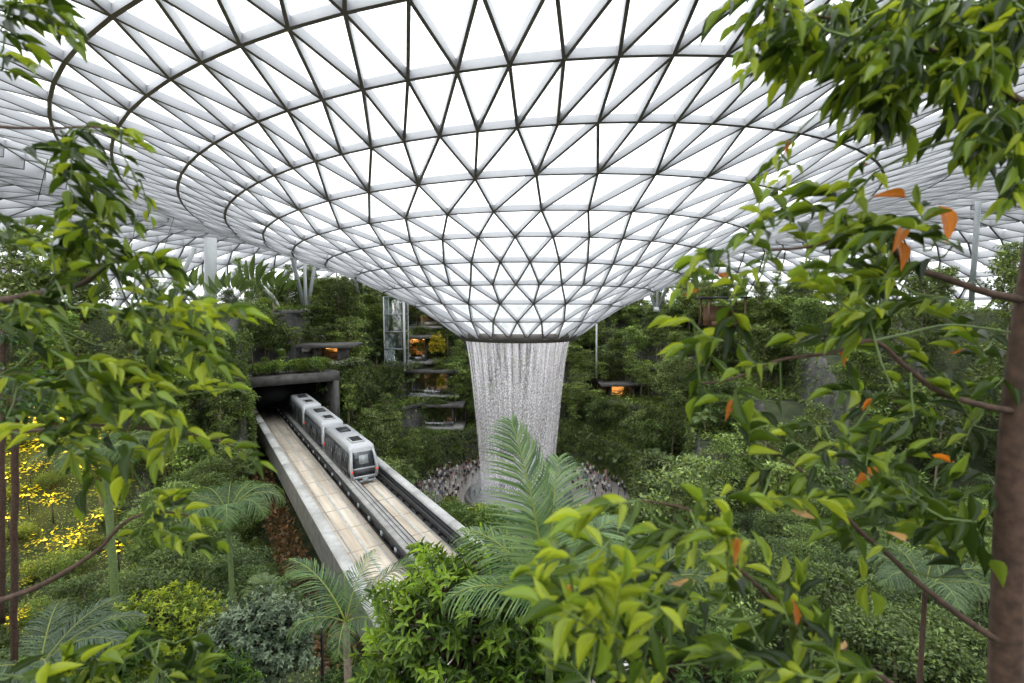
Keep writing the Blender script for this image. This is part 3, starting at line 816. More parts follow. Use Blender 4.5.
# dark pavilion and brown kiosk on the right top terrace
def pavilion(px, py, d, w, h, label, roofm='dark_metal', wallm='wood'):
    p = P(px, py, d); root = empty('pavilion', p); tag(root, label, 'pavilion')
    b = MB(); b.box((0, 0, h), (w*1.25, 5, .35)); part('roof', b, M[roofm], root)
    for sx in (-1, 1):
        for sy in (-1, 1):
            b = MB(); b.box((sx*w*.5, sy*2, h/2), (.3, .3, h)); part('post', b, M[wallm], root)
    b = MB(); b.box((0, 1.5, h*.35), (w*.9, .2, h*.7)); part('back_wall', b, M[wallm], root)
    b = MB(); b.box((0, -1.2, .5), (w*.7, .6, 1)); part('counter', b, M['wood'], root)
pavilion(722, 326, 96, 7, 5.6, 'dark roofed pavilion on the top terrace right of the funnel')
pavilion(925, 345, 88, 13, 4.2, 'low brown roofed pavilion beside the tall grey pillar')

# ------------------------------------------------------------------ plants
def frond(mb, p0, dirh, L, rise, droop, n, ll, lw, col_lo, col_hi, vshape=.5, k_r=.02, rib=(.25, .32, .08), template=None, ldroop=.35, rng=RNG, mi=0):
    """feather frond: curved rib with paired narrow leaflets"""
    p0 = np.asarray(p0, float); dh = unit([dirh[0], dirh[1], 0]); up = np.array([0, 0, 1.])
    pts = []; m_ = 14; pos = p0.copy(); ang = rise; step = L/m_
    for i in range(m_+1):
        pts.append(pos.copy()); pos = pos+step*(dh*math.cos(ang)+up*math.sin(ang)); ang -= droop/m_*(.4+1.2*i/m_)
    pts = np.array(pts); mb.tube(pts, [k_r*(1-.85*i/m_) for i in range(m_+1)], 5, col=rib, mi=mi)
    Pn, D, U, Ls = [], [], [], []
    side = np.cross(dh, up)
    for i in range(n):
        t = .1+.9*(i+.5)/n; f = t*m_; a = int(min(f, m_-1)); q = pts[a]+(pts[a+1]-pts[a])*(f-a); tg = unit(pts[a+1]-pts[a]); nrm = unit(np.cross(side, tg))
        for s_ in (-1, 1):
            d = unit(tg*(.45+.55*t)+side*s_*(1.0-.35*t)+nrm*vshape*(1-t*.5)+rng.normal(0, .05, 3)-up*ldroop*.3)
            Pn.append(q); D.append(d); U.append(nrm+side*s_*-.3); Ls.append(ll*(math.sin(PI*min(1, .12+t*.86))**.6)*rng.uniform(.9, 1.08))
    T = T_STRIP.copy(); T[:, 2] *= (1+2.2*ldroop)
    mb.leaves(Pn, D, U, Ls, lw, tones(len(Pn), col_lo, col_hi, rng=rng), T, F_STRIP, mi)
    return pts
def fan(mb, p0, d, r, n, col_lo, col_hi, rng=RNG):
    d = unit(d); up = np.array([0, 0, 1.]); side = unit(np.cross(d, up)); nrm = np.cross(side, d)
    Pn = [p0]*n; D = []; U = []
    for i in range(n):
        a = -2.2+4.4*i/(n-1); D.append(d*math.cos(a)+side*math.sin(a)+nrm*.12-up*.12); U.append(nrm+rng.normal(0, .1, 3))
    mb.leaves(Pn, D, U, r*rng.uniform(.85, 1.05, n), r*.2, tones(n, col_lo, col_hi, rng=rng), T_STRIP, F_STRIP)

def proto_broadleaf(seed, h, cw, layers, nl, lsz, lo, hi, trunk_r=.12, flat=.28, bark='bark_pale', name='broadleaf_tree', bare=.35):
    rng = np.random.default_rng(seed); root = empty(name)
    tb = MB(); top = np.array([rng.normal(0, .3), rng.normal(0, .3), h*.93])
    tb.tube([(0, 0, -.6), (top[0]*.3, top[1]*.3, h*.4), tuple(top)], [trunk_r, trunk_r*.75, trunk_r*.25], 7)
    cb = MB()
    for l in range(layers):
        t = bare+(1-bare)*(l+.5)/layers; z = h*t; R = cw*(.55+.55*math.sin(PI*(.15+.8*(l+.5)/layers)))*rng.uniform(.8, 1.1)
        nc = max(3, int(4+R*1.3))
        for c in range(nc):
            a = rng.uniform(0, 2*PI); rr = R*math.sqrt(rng.uniform(.05, 1))*.8; cc = np.array([top[0]*t+rr*math.cos(a), top[1]*t+rr*math.sin(a), z+rng.normal(0, .25)])
            tb.tube([(top[0]*t*.8, top[1]*t*.8, z-.5*rr*.6-.2), tuple(cc)], [trunk_r*.28, trunk_r*.1], 4, caps=False)
            k = int(nl/(layers*nc)); cr = R*.42+.25
            dv = rng.normal(0, 1, (k, 3)); dv /= np.linalg.norm(dv, axis=1, keepdims=True); rad = rng.random(k)**.45
            pos = cc+dv*rad[:, None]*np.array([cr, cr, cr*flat*2.0])
            D = dv*np.array([1, 1, .4])+rng.normal(0, .5, (k, 3)); U = np.array([0, 0, 1.])+rng.normal(0, .45, (k, 3))
            col = tones(k, lo, hi, 1.4, rng)*(.42+.8*np.clip((dv[:, 2]*rad+.6)/1.4, 0, 1))[:, None]*rng.uniform(.75, 1.2)  # light from above painted in: clump tops lighter, undersides darker
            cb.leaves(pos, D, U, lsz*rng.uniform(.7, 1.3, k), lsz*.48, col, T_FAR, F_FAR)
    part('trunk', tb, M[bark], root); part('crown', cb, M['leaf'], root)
    return root
def proto_shrub(seed, R, hgt, nl, lsz, lo, hi, mat='leaf', name='shrub', T=T_FAR, TF=F_FAR, asp=.45):
    rng = np.random.default_rng(seed); root = empty(name)
    sb = MB()
    for i in range(7):
        a = rng.uniform(0, 2*PI); sb.tube([(0, 0, -.3), (R*.35*math.cos(a), R*.35*math.sin(a), hgt*.5), (R*.6*math.cos(a), R*.6*math.sin(a), hgt*.8)], [.05, .035, .015], 5, caps=False)
    cb = MB(); nc = 16; k = nl//nc
    for c in range(nc):
        a = rng.uniform(0, 2*PI); el = rng.uniform(-.1, 1.2); rr = .68
        cc = np.array([R*rr*math.cos(a)*math.cos(el), R*rr*math.sin(a)*math.cos(el), hgt*(.5+.36*math.sin(el))])
        dv = rng.normal(0, 1, (k, 3)); dv /= np.linalg.norm(dv, axis=1, keepdims=True); rad = rng.random(k)**.35
        cr = R*.42; pos = cc+dv*rad[:, None]*np.array([cr, cr, cr*.75])
        D = dv+rng.normal(0, .45, (k, 3)); U = np.array([0, 0, 1.])+rng.normal(0, .4, (k, 3))
        col = tones(k, lo, hi, 1.3, rng)*(.5+.6*np.clip((dv[:, 2]*rad+.7)/1.5, 0, 1))[:, None]  # shade put into leaf colour, darker towards each clump's underside
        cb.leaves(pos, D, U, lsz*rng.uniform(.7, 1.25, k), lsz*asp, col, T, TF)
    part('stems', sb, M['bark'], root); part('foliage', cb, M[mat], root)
    return root
def proto_palm(seed, h, nf, L, name='feather_palm', lo=(.06, .11, .04), hi=(.18, .28, .09), nl=24, tr=.11):
    rng = np.random.default_rng(seed); root = empty(name)
    tb = MB(); bend = rng.normal(0, .25, 2)
    tb.tube([(0, 0, -.5), (bend[0]*.3, bend[1]*.3, h*.5), (bend[0], bend[1], h)], [tr*1.1, tr, tr*.9], 8); part('trunk', tb, M['bark_pale'], root)
    cb = MB()
    for i in range(nf):
        a = 2*PI*i/nf+rng.normal(0, .15); ri = rng.uniform(.3, 1.35)
        frond(cb, (bend[0], bend[1], h), (math.cos(a), math.sin(a)), L*rng.uniform(.85, 1.1), ri, rng.uniform(1.3, 2.1), nl, L*.3, L*.035, lo, hi, rng=rng)
    part('fronds', cb, M['palm'], root); return root
def proto_fanpalm(seed, h, nf, r, name='fan_palm', lo=(.07, .13, .04), hi=(.22, .34, .09)):
    rng = np.random.default_rng(seed); root = empty(name); tb = MB()
    tb.tube([(0, 0, -.5), (.1, 0, h*.6), (.15, .05, h)], [.13, .11, .1], 8); part('trunk', tb, M['bark_pale'], root); cb = MB()
    for i in range(nf):
        a = rng.uniform(0, 2*PI); el = rng.uniform(-.5, 1.3); d = np.array([math.cos(a)*math.cos(el), math.sin(a)*math.cos(el), math.sin(el)])
        p = np.array([.15, .05, h])+d*r*rng.uniform(.8, 1.3); cb.tube([(.15, .05, h), tuple(p)], .015, 4, caps=False, col=(.15, .2, .05)); fan(cb, p, d, r, 17, lo, hi, rng)
    part('fronds', cb, M['palm'], root); return root
def proto_paddle(seed, h, nf, L):
    """traveller's palm: tall fan of paddle leaves in one plane"""
    rng = np.random.default_rng(seed); root = empty('paddle_leaf_palm'); tb = MB()
    tb.tube([(0, 0, -.5), (0, 0, h)], [.18, .15], 8); part('trunk', tb, M['bark_pale'], root); cb = MB()
    for i in range(nf):
        a = -.8+1.6*i/(nf-1); d = np.array([math.sin(a), rng.normal(0, .1), math.cos(a)]); p = np.array([0, 0, h])+d*L*.45
        cb.tube([(0, 0, h-.2), tuple(p)], .05, 5, col=(.14, .22, .06), caps=False)
        cb.leaves([p], [d+np.array([0, 0, -.1])], [[-d[2], .5, d[0]]], [L*.62], [L*.12], tones(1, (.07, .13, .04), (.17, .27, .08), rng=rng), T_NEAR, F_NEAR)
    part('fronds', cb, M['palm'], root); return root

protos = {
 'broad': [proto_broadleaf(1, 8.5, 2.6, 6, 3000, .42, DKF, (.19, .31, .07), flat=.15), proto_broadleaf(2, 7, 2.2, 5, 2500, .38, DKF, (.13, .23, .06)), proto_broadleaf(3, 10, 2.9, 8, 3300, .42, (.05, .1, .03), (.2, .30, .09), flat=.13)],
 'slender': [proto_broadleaf(4, 12, 1.6, 6, 1900, .36, DKF, (.18, .29, .07), .11, .12, name='slender_tree', bare=.45), proto_broadleaf(5, 9.5, 1.4, 4, 1400, .36, (.06, .12, .03), (.24, .36, .09), .09, .12, name='slender_tree', bare=.5)],
 'shrub': [proto_shrub(6, 1.5, 1.9, 1000, .3, DKF, (.2, .33, .06)), proto_shrub(7, 1.9, 1.7, 1100, .3, DKF, (.12, .22, .05)), proto_shrub(8, 1.2, 1.4, 800, .26, (.07, .13, .03), (.28, .42, .07))],
 'broad_near': [proto_broadleaf(41, 6.5, 2.4, 5, 9000, .19, DKF, (.15, .25, .06), flat=.16), proto_broadleaf(42, 5, 2.0, 4, 7000, .17, (.03, .06, .02), (.10, .18, .05), flat=.2)],
 'shrub_near': [proto_shrub(43, 1.5, 1.6, 4200, .14, DKF, (.13, .22, .05)), proto_shrub(44, 1.1, 1.2, 3200, .13, (.03, .06, .02), (.20, .30, .06))],
 'palm': [proto_palm(9, 4.2, 15, 2.6), proto_palm(10, 2.2, 13, 2.4)],
 'fan': [proto_fanpalm(11, 4.5, 20, .85), proto_fanpalm(12, 2.5, 16, .8)],
 'paddle': [proto_paddle(13, 2.4, 8, 5.6)],
}
used = {}
DESC = {'broad': ('bushy broad crowned tree', 'tree'), 'slender': ('slender pale trunked tree', 'tree'), 'shrub': ('rounded leafy shrub', 'shrub'),
        'broad_near': ('fine leaved broad crowned tree', 'tree'), 'shrub_near': ('fine leaved low shrub', 'shrub'), 'palm': ('feather leaved palm', 'palm'), 'fan': ('fan leaved palm', 'palm'), 'paddle': ('tall paddle leaved palm', 'palm')}
PROT = [((250, 383, 318, 470), 74), ((262, 400, 345, 560), 62), ((318, 400, 380, 485), 52), ((330, 470, 458, 560), 44), ((420, 462, 472, 512), 84), ((400, 480, 480, 512), 76), ((462, 340, 580, 510), 82),
        ((556, 484, 630, 500), 92), ((404, 338, 428, 362), 112), ((404, 370, 446, 395), 107), ((404, 404, 452, 427), 103), ((313, 347, 339, 362), 80),
        ((610, 385, 635, 404), 107), ((385, 298, 409, 364), 102), ((110, 225, 300, 312), 88), ((285, 262, 330, 300), 89), ((966, 220, 984, 318), 70), ((268, 500, 400, 683), 30), ((350, 555, 425, 600), 34), ((598, 326, 650, 337), 110), ((700, 288, 745, 324), 95), ((290, 342, 372, 356), 84)]
LIGHTS = [(18, 438), (42, 447), (12, 455), (28, 497), (52, 503), (45, 542), (66, 548), (98, 518), (112, 492), (118, 553), (10, 592), (14, 622), (78, 536), (4, 560), (35, 424), (60, 420), (85, 470), (30, 470), (8, 520), (100, 440), (70, 455), (6, 480)]
LPOS = []
for (px, py) in LIGHTS:
    d = 9.0; p = P(px, py, d)
    while d < 70 and p[2] > H(p[0], p[1])+1.9: d += .4; p = P(px, py, d)
    LPOS.append((p, d)); PROT.append(((px-9, py-7, px+9, py+7), d))
def blocked(x, y, z, rad, hgt, d):
    px, py, dep = proj((x, y, z+hgt)); qx, qy, _ = proj((x, y, z+hgt*.15)); hw = rad*F/max(dep, 1)
    x0, x1, y0, y1 = min(px, qx)-hw*.8, max(px, qx)+hw*.8, py, qy
    for (r, dd) in PROT:
        if d < dd and x0 < r[2] and x1 > r[0] and y0 < r[3] and y1 > r[1]: return True
    return False
DIM = {'broad': [(2.8, 8.5), (2.4, 7), (3.2, 10)], 'slender': [(1.8, 12), (1.5, 9.5)], 'shrub': [(1.6, 1.9), (2, 1.7), (1.3, 1.4)], 'broad_near': [(2.6, 6.5), (2.2, 5)], 'shrub_near': [(1.6, 1.6), (1.2, 1.2)], 'palm': [(2.2, 5.5), (2.0, 3.5)], 'fan': [(1.7, 6), (1.6, 4)], 'paddle': [(2.5, 6.5)]}
placed = []
def where(x, y):
    n, u = nu(x, y); px, _, _ = proj((x, y, H(x, y)))
    if y > 60 and 512 > px: return 'on the terraces left of the waterfall' if px > 300 else 'on the terraces above and left of the tunnel'
    if y > 60: return 'on the terraces right of the waterfall' if px < 760 else 'on the far right terraces behind the foreground leaves'
    if n < 12: return 'on the slope left of the guideway'
    return 'in the valley right of the guideway'
def plant(kind, x, y, vi=None, sc=None, z=None, label=None, force=False):
    pr = protos[kind]; vi = random.randrange(len(pr)) if vi is None else vi
    sc = random.uniform(.8, 1.2) if sc is None else sc
    z = H(x, y) if z is None else z; rad, hg = DIM[kind][vi]
    if not force:
        if z > 30 and kind in ('broad', 'slender'): sc *= .72
        if blocked(x, y, z, rad*sc, hg*sc, y): return None
        zr = roof_z(x, y)
        if z+hg*sc*1.12 > zr-2.2:
            sc = (zr-2.2-z)/hg/1.12
            if sc < .5: return None
    key = (kind, vi); src = pr[vi]
    if key not in used: used[key] = 1; o = src
    else: o = copy_tree(src)
    o.location = (x, y, z); o.rotation_euler = (random.uniform(-.04, .04), random.uniform(-.04, .04), random.uniform(0, 6.28) if kind != 'paddle' else random.uniform(-.5, .5)); o.scale = (sc, sc, sc*random.uniform(.9, 1.12))
    wh = where(x, y); ds, cat = DESC[kind]
    tag(o, label or f'{ds} {wh}', cat, f'{o.name.split(".")[0].replace("_", " ")}s {wh}')
    placed.append((x, y, kind)); return o
def edge_ok(x, y, m=.9):
    h = H(x, y)
    return all(abs(H(x+a, y+b_)-h) < .6 for a, b_ in ((m, 0), (-m, 0), (0, m), (0, -m)))
def scatter(kind, n, sampler, mind):
    got = 0; tries = 0
    while got < n and tries < n*40:
        tries += 1; x, y = sampler()
        px, py, d = proj((x, y, H(x, y)+2))
        if d < 8 or px < -60 or px > 1090 or y > 165: continue
        if any(abs(x-a) < mind and abs(y-b_) < mind and (x-a)**2+(y-b_)**2 < mind*mind for a, b_, k in placed): continue
        if math.hypot(x-AX[0], y-AX[1]) < 27*sfac(math.atan2(x-AX[0], y-AX[1])): continue
        n_, u_ = nu(x, y)
        if 4.5 < n_ < 18.5 and u_ < 96: continue
        if not edge_ok(x, y, .6): continue
        if plant(kind, x, y): got += 1
def pol(a0, a1, r0, r1):
    def f():
        az = random.uniform(a0, a1); r = rmap(az, random.uniform(r0, r1)); return AX[0]+r*math.sin(az), AX[1]+r*math.cos(az)
    return f
def rect(x0, x1, y0, y1):
    return lambda: (random.uniform(x0, x1), random.uniform(y0, y1))
# row of paddle palms on the upper left terrace
for px, d, s_ in ((196, 86, 1.0), (231, 79, .85), (252, 81, 1.1), (274, 84, 1.0)):
    p = P(px, 320, d); plant('paddle', p[0], p[1], sc=s_*1.05, z=min(33, p[2]+.5), force=True, label=None)
for (a0, a1) in ((-1.9, -.12), (.1, 1.8)):
    scatter('broad', 88, pol(a0, a1, 30, 76), 2.6); scatter('slender', 62, pol(a0, a1, 30, 70), 1.9)
    scatter('fan', 16, pol(a0, a1, 29, 70), 2.2); scatter('palm', 18, pol(a0, a1, 29, 72), 2.2); scatter('shrub', 62, pol(a0, a1, 29, 74), 1.5)
scatter('broad', 16, pol(-.12, .12, 30, 70), 2.6)
# near slopes
scatter('broad', 14, rect(-60, -16, 46, 62), 4.2); scatter('broad_near', 26, rect(-50, -10, 16, 48), 3.4); scatter('slender', 12, rect(-55, -14, 30, 60), 3); scatter('shrub_near', 70, rect(-50, -6, 10, 50), 1.5); scatter('palm', 14, rect(-45, -8, 14, 55), 3)
scatter('broad', 22, rect(14, 70, 44, 62), 3.9); scatter('broad_near', 46, rect(6, 60, 14, 46), 3.2); scatter('slender', 10, rect(8, 60, 26, 60), 3); scatter('shrub_near', 40, rect(4, 60, 10, 50), 1.6); scatter('palm', 12, rect(6, 50, 14, 50), 3)
for i in range(24):
    az = random.choice((-1, 1))*random.uniform(2.0, 3.1); r = random.uniform(12.5, 22); plant('shrub', AX[0]+r*math.sin(az), AX[1]+r*math.cos(az), z=.05, sc=random.uniform(1.5, 2.1), force=True)
for k, pr in protos.items():
    for vi, r in enumerate(pr):
        if (k, vi) not in used:
            for ch in list(r.children): bpy.data.objects.remove(ch)
            bpy.data.objects.remove(r)

for i in range(16):
    x, y = XY(random.uniform(5.5, 18), 79+random.uniform(0, 1.4)); plant('shrub', x, y, vi=i % 3, sc=random.uniform(.8, 1.1), z=23.7, force=True)
for i, (n_, u_, k_, sc_) in enumerate([(5.5, 84, 'broad', .95), (8, 87.5, 'broad', 1.0), (6.5, 90, 'slender', .8), (10.5, 89.5, 'broad', .9), (13, 90.5, 'broad', .75), (17, 89.5, 'slender', .7), (9, 82.5, 'fan', .6), (5, 81.5, 'slender', .7), (14.5, 88, 'slender', .75), (12, 85.5, 'fan', .8), (10, 88.3, 'slender', .8)]):
    x, y = XY(n_, u_); plant(k_, x, y, sc=sc_, z=23.7, force=True)
for i in range(34):
    az = random.choice((random.uniform(-1.5, -.85), random.uniform(.25, 1.6), random.uniform(-.35, .35))); r = radii(az)[0]+random.uniform(-.6, .8)
    plant(random.choice(('slender', 'broad', 'broad', 'shrub')), AX[0]+r*math.sin(az), AX[1]+r*math.cos(az), z=.05, sc=random.uniform(.7, .95), force=True)
for (n_, u_, k_, sc_) in ((4.2, 76, 'broad', 1.05), (1.5, 75, 'broad', 1.2), (3.5, 71, 'fan', 1.5), (4.5, 67, 'broad', .85), (2.2, 66, 'palm', 1.4), (-1, 72, 'broad', 1.2), (-1.5, 66, 'fan', 1.4), (4.4, 62, 'fan', 1.0), (1, 60, 'broad', .8), (3.6, 58, 'shrub', 1.3), (-4, 76, 'broad', 1.2), (-5, 69, 'slender', 1.0), (4.3, 73, 'slender', 1.1), (.2, 69, 'fan', 1.6), (-3, 62, 'palm', 1.3)):
    x, y = XY(n_, u_); plant(k_, x, y, sc=sc_*(.5 if H(x, y) > 24 else .8 if H(x, y) > 18 else 1), force=True)
# ground cover on treads and vines hanging over the risers
def cover(name, n, sampler, lsz, lo, hi, label, dmin=7, hgt=.5):
    pos = []; nor = []
    tries = 0
    while len(pos) < n and tries < n*6:
        tries += 1; x, y = sampler(); px, py, d = proj((x, y, H(x, y)))
        if d < dmin or px < -40 or px > 1064 or py > 760: continue
        if math.hypot(x-AX[0], y-AX[1]) < 29.3*sfac(math.atan2(x-AX[0], y-AX[1])): continue
        n_, u_ = nu(x, y)
        if 6.5 < n_ < 17.3 and u_ < 92: continue
        h = H(x, y); gx = H(x+.5, y)-H(x-.5, y); gy = H(x, y+.5)-H(x, y-.5); gl = math.hypot(gx, gy)
        if gl > 1.3:      # steep face: hang leaves over it
            z = h-.3+random.random()*1.6; x -= gx/gl*.55; y -= gy/gl*.55; nor.append((-gx/gl, -gy/gl, -.7)); pos.append((x, y, z))
        else: nor.append((random.gauss(0, 1), random.gauss(0, 1), random.uniform(0, .8))); pos.append((x, y, h+random.random()**1.5*hgt))
    b = MB(); k = len(pos); b.leaves(pos, np.array(nor)+RNG.normal(0, .4, (k, 3)), np.array([0, 0, 1.])+RNG.normal(0, .5, (k, 3)), lsz*RNG.uniform(.6, 1.3, k), lsz*.5, tones(k, lo, hi, 1.5), T_FAR, F_FAR)
    tag(part(name, b, M['leaf']), label, 'ground cover', kind='stuff')
cover('terrace_planting', 60000, pol(-1.95, 1.9, 29, 72), .62, DKF, (.17, .27, .06), 'dense low planting and vines covering the garden terraces', hgt=1.0)
cover('slope_planting', 62000, rect(-60, 5, 8, 64), .19, (.03, .06, .018), (.13, .21, .05), 'low green ground planting on the slope left of the guideway', hgt=.5)
cover('valley_planting', 46000, rect(4, 75, 8, 64), .24, (.03, .06, .018), (.12, .19, .05), 'dark green ground planting in the valley right of the guideway', hgt=.7)
# riser vines
b = MB(); pos = []; nor = []
for (r, z) in FAR:
    for i in range(11000):
        az = random.uniform(-1.95, 1.9); rr = rmap(az, r)-random.uniform(.35, 1.0); x, y = AX[0]+rr*math.sin(az), AX[1]+rr*math.cos(az)
        n_, u_ = nu(x, y)
        if 5 < n_ < 18.8 and u_ < 92: continue
        cl = math.sin(az*61+r)+math.sin(az*23+r*2)
        zz = z+.9-(7.2*random.random()**(1.0 if cl > -.6 else 2.2))
        px, py, d = proj((x, y, zz))
        if any(q[0] < px < q[2] and q[1] < py < q[3] and d < dd for q, dd in PROT[8:13]): continue
        pos.append((x, y, max(.2, zz+.3))); nor.append((-math.sin(az)*.6, -math.cos(az)*.6, -.9))
for i in range(60000):
    x, y = random.uniform(-75, -20), random.uniform(38, 88)
    h = H(x, y); gx = H(x+.5, y)-H(x-.5, y); gy = H(x, y+.5)-H(x, y-.5); gl = math.hypot(gx, gy)
    n_, u_ = nu(x, y)
    if gl < 2.0 or 6 < n_ < 18: continue
    zl = H(x-gx/gl*1.2, y-gy/gl*1.2)
    for q in range(3): pos.append((x-gx/gl*.8, y-gy/gl*.8, zl+(h+.8-zl)*random.random())); nor.append((-gx/gl, -gy/gl, -.7))
for i in range(70000):
    x, y = random.uniform(14, 90), random.uniform(30, 110)
    h = H(x, y); gx = H(x+.5, y)-H(x-.5, y); gy = H(x, y+.5)-H(x, y-.5); gl = math.hypot(gx, gy)
    if gl < 1.6 or math.hypot(x-AX[0], y-AX[1]) < 20: continue
    zl = H(x-gx/gl*1.2, y-gy/gl*1.2)
    for q in range(3): pos.append((x-gx/gl*.8, y-gy/gl*.8, zl+(h+.8-zl)*random.random())); nor.append((-gx/gl, -gy/gl, -.7))
for i in range(26000):
    left = random.random() < .65; u_ = random.uniform(30, 80); n_ = (5.45 if left else 18.25)-(1 if left else -1)*0.05
    xo, yo = XY(n_-(.7 if left else -.7), u_); top = H(xo, yo)
    if top < 13.5: continue
    x, y = XY(n_+random.uniform(.0, .5)*(1 if left else -1), u_); pos.append((x, y, 12.5+(top+.6-12.5)*random.random())); nor.append((NV[0]*(1 if left else -1), NV[1]*(1 if left else -1), -.7))
for i in range(5000):
    for_n = random.uniform(4.6, 5.0); u_ = random.uniform(77.8, 79); x, y = XY(for_n if random.random() < .4 else random.uniform(2, 5.4), u_-random.uniform(0, 1)); pos.append((x, y, random.uniform(12.5, 23.5))); nor.append((-EV[0], -EV[1], -.7))
k = len(pos); b.leaves(pos, np.array(nor)+RNG.normal(0, .5, (k, 3)), np.array([0, 0, 1.])+RNG.normal(0, .6, (k, 3)), .5*RNG.uniform(.6, 1.3, k), .26, tones(k, DKF, (.15, .24, .06), 1.4), T_FAR, F_FAR)
tag(part('hanging_vines', b, M['leaf']), 'green vines hanging down the dark terrace walls', 'vines', kind='stuff')
# orange brown planting strip below the guideway edge
b = MB(); pos = []
for i in range(2600):
    x, y = XY(random.uniform(5.0, 7.2), random.uniform(26, 66)); pos.append((x, y, 12.6+random.random()**1.2*2.2))
k = len(pos); b.leaves(pos, RNG.normal(0, 1, (k, 3)), RNG.normal(0, .4, (k, 3))+[0, 0, 1], .4, .2, tones(k, (.04, .03, .012), (.15, .095, .03)), T_FAR, F_FAR)
tag(part('rusty_planting', b, M['leaf']), 'orange brown planting along the foot of the guideway wall', 'planting', kind='stuff')

# yellow lit uplights on the lower left slope
for i, (p, d) in enumerate(LPOS):
    root = empty('garden_light', (p[0], p[1], p[2])); tag(root, 'glowing yellow garden uplight among the plants on the lower left slope', 'lamp', 'yellow garden uplights')
    b = MB(); b.tube([(0, 0, -2.0), (0, 0, 0)], .05, 8); part('stake', b, M['dark_metal'], root)
    b = MB(); b.tube([(0, 0, 0), (0, 0, .16)], [.1, .17], 12); part('lamp_housing', b, M['dark_metal'], root)
    b = MB(); b.tube([(0, 0, .16), (0, 0, .20)], [.16, .1], 12); part('lens', b, M['yellow_lamp'], root)
    b = MB(); k = 52; dv = RNG.normal(0, 1, (k, 3)); b.leaves(dv*np.array([.42, .4, .12])*(d/28)+[0, 0, .4], dv*[1, 1, .3], np.array([0, 0, 1.])+RNG.normal(0, .3, (k, 3)), .26*d/35, .13*d/35, tones(k, (.45, .45, .02), (.85, .68, .03)), T_FAR, F_FAR); part('painted_glow_leaves', b, M['leaf_near'], root)  # lamp glow painted into the yellow leaf colour
    ld = bpy.data.lights.new('uplight', 'POINT'); ld.energy = 55*(d/30)**2; ld.color = (1, .78, .12); ld.shadow_soft_size = .15
    lo = bpy.data.objects.new('uplight', ld); COL.objects.link(lo); lo.parent = root; lo.location = (0, -.2, .75)

# ------------------------------------------------------------------ foreground plants on the near edge
def lance_bush(px, py, d, R, hgt, nl, lsz, lo, hi, label, name='leafy_shrub', mat='leaf_near', seed=1, asp=.3, zbase=None, whorl=6, droop=.3):
    """shrub made of whorled sprays of pointed leaves on fine stems"""
    rng = np.random.default_rng(seed); c = P(px, py, d); zb = H(c[0], c[1]) if zbase is None else zbase
    root = empty(name, (c[0], c[1], zb)); tag(root, label, 'shrub'); cz = c[2]-zb
    sb = MB(); fb = MB()
    sb.tube([(0, 0, -.3), (.05, 0, cz*.5), (0, 0, cz)], [.06*R, .05*R, .03*R], 7)
    ns = nl//whorl; Pn, D, U, C = [], [], [], []
    for i in range(ns):
        v = unit(rng.normal(0, 1, 3)); v[2] = abs(v[2])*1.05-.35; v = unit(v); rr = rng.uniform(.62, 1.03)*(1+.14*math.sin(v[0]*7+v[1]*5+v[2]*9+seed))
        tip = np.array([0, 0, cz])+v*np.array([R, R, hgt])*rr; out = unit(v*np.array([1, 1, .8])+rng.normal(0, .25, 3)+[0, 0, .25])
        if i % 3 == 0: sb.tube([tuple(np.array([0, 0, cz])+v*R*.15), tuple(tip-out*lsz*1.2), tuple(tip)], [.012*R, .006*R, .003*R], 4, caps=False)
        a0 = rng.uniform(0, 6.28); sd = unit(np.cross(out, [.3, .2, 1])); td = np.cross(out, sd); tone = rng.random()**1.2
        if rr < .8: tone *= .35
        for w in range(whorl):
            a = a0+w*2.4; rad = sd*math.cos(a)+td*math.sin(a); f = w/whorl
            Pn.append(tip-out*lsz*.7*f); D.append(out*(.85-.4*f)+rad*(.55+.4*f)-np.array([0, 0, droop*f+.15])); U.append(out+np.array([0, 0, .8])+rng.normal(0, .15, 3))
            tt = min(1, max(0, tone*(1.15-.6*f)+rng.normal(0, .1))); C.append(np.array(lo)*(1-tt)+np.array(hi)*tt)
    k = len(Pn); fb.leaves(Pn, D, U, lsz*rng.uniform(.75, 1.2, k), lsz*asp, np.array(C), T_MID, F_MID)
    part('stems', sb, M['bark'], root); part('foliage', fb, M[mat], root)
    return root
lance_bush(470, 640, 6.5, 1.42, 1.25, 8200, .15, (.03, .07, .012), (.36, .54, .07), 'dense bright green shrub with pointed leaves at the bottom centre', seed=3, zbase=27)
lance_bush(520, 705, 5.4, .75, .5, 1500, .15, (.02, .05, .01), (.22, .38, .05), 'smaller green shrub low at bottom centre under the large frond', seed=21, zbase=27)
lance_bush(258, 645, 13, 1.5, 1.35, 10500, .13, (.06, .10, .055), (.30, .38, .25), 'rounded grey green shrub with small oval leaves at lower left', seed=4, asp=.5, zbase=20, mat='leaf_blue')
lance_bush(158, 632, 14, 1.6, 1.1, 8200, .13, (.08, .15, .02), (.52, .60, .07), 'yellow green small leaved shrub left of the grey green shrub', seed=5, asp=.42, zbase=20)
lance_bush(95, 660, 11, 1.1, .7, 2200, .2, (.03, .08, .015), (.16, .28, .05), 'mid green shrub in the bottom left corner below the yellow green one', seed=6, zbase=21)
lance_bush(205, 690, 10, .95, .6, 1900, .19, (.02, .05, .01), (.15, .28, .05), 'dark green low shrub at the bottom edge left of the grey green shrub', seed=7, zbase=21)
lance_bush(660, 660, 9, 1.5, 1.0, 3000, .2, (.02, .05, .012), (.14, .25, .05), 'dark shrub behind the pale blurred leaves at bottom right of centre', seed=8, zbase=24)
lance_bush(345, 700, 11, .8, .6, 1400, .16, (.03, .07, .02), (.16, .27, .08), 'small shrub at the bottom edge below the short palm', seed=9, zbase=20)

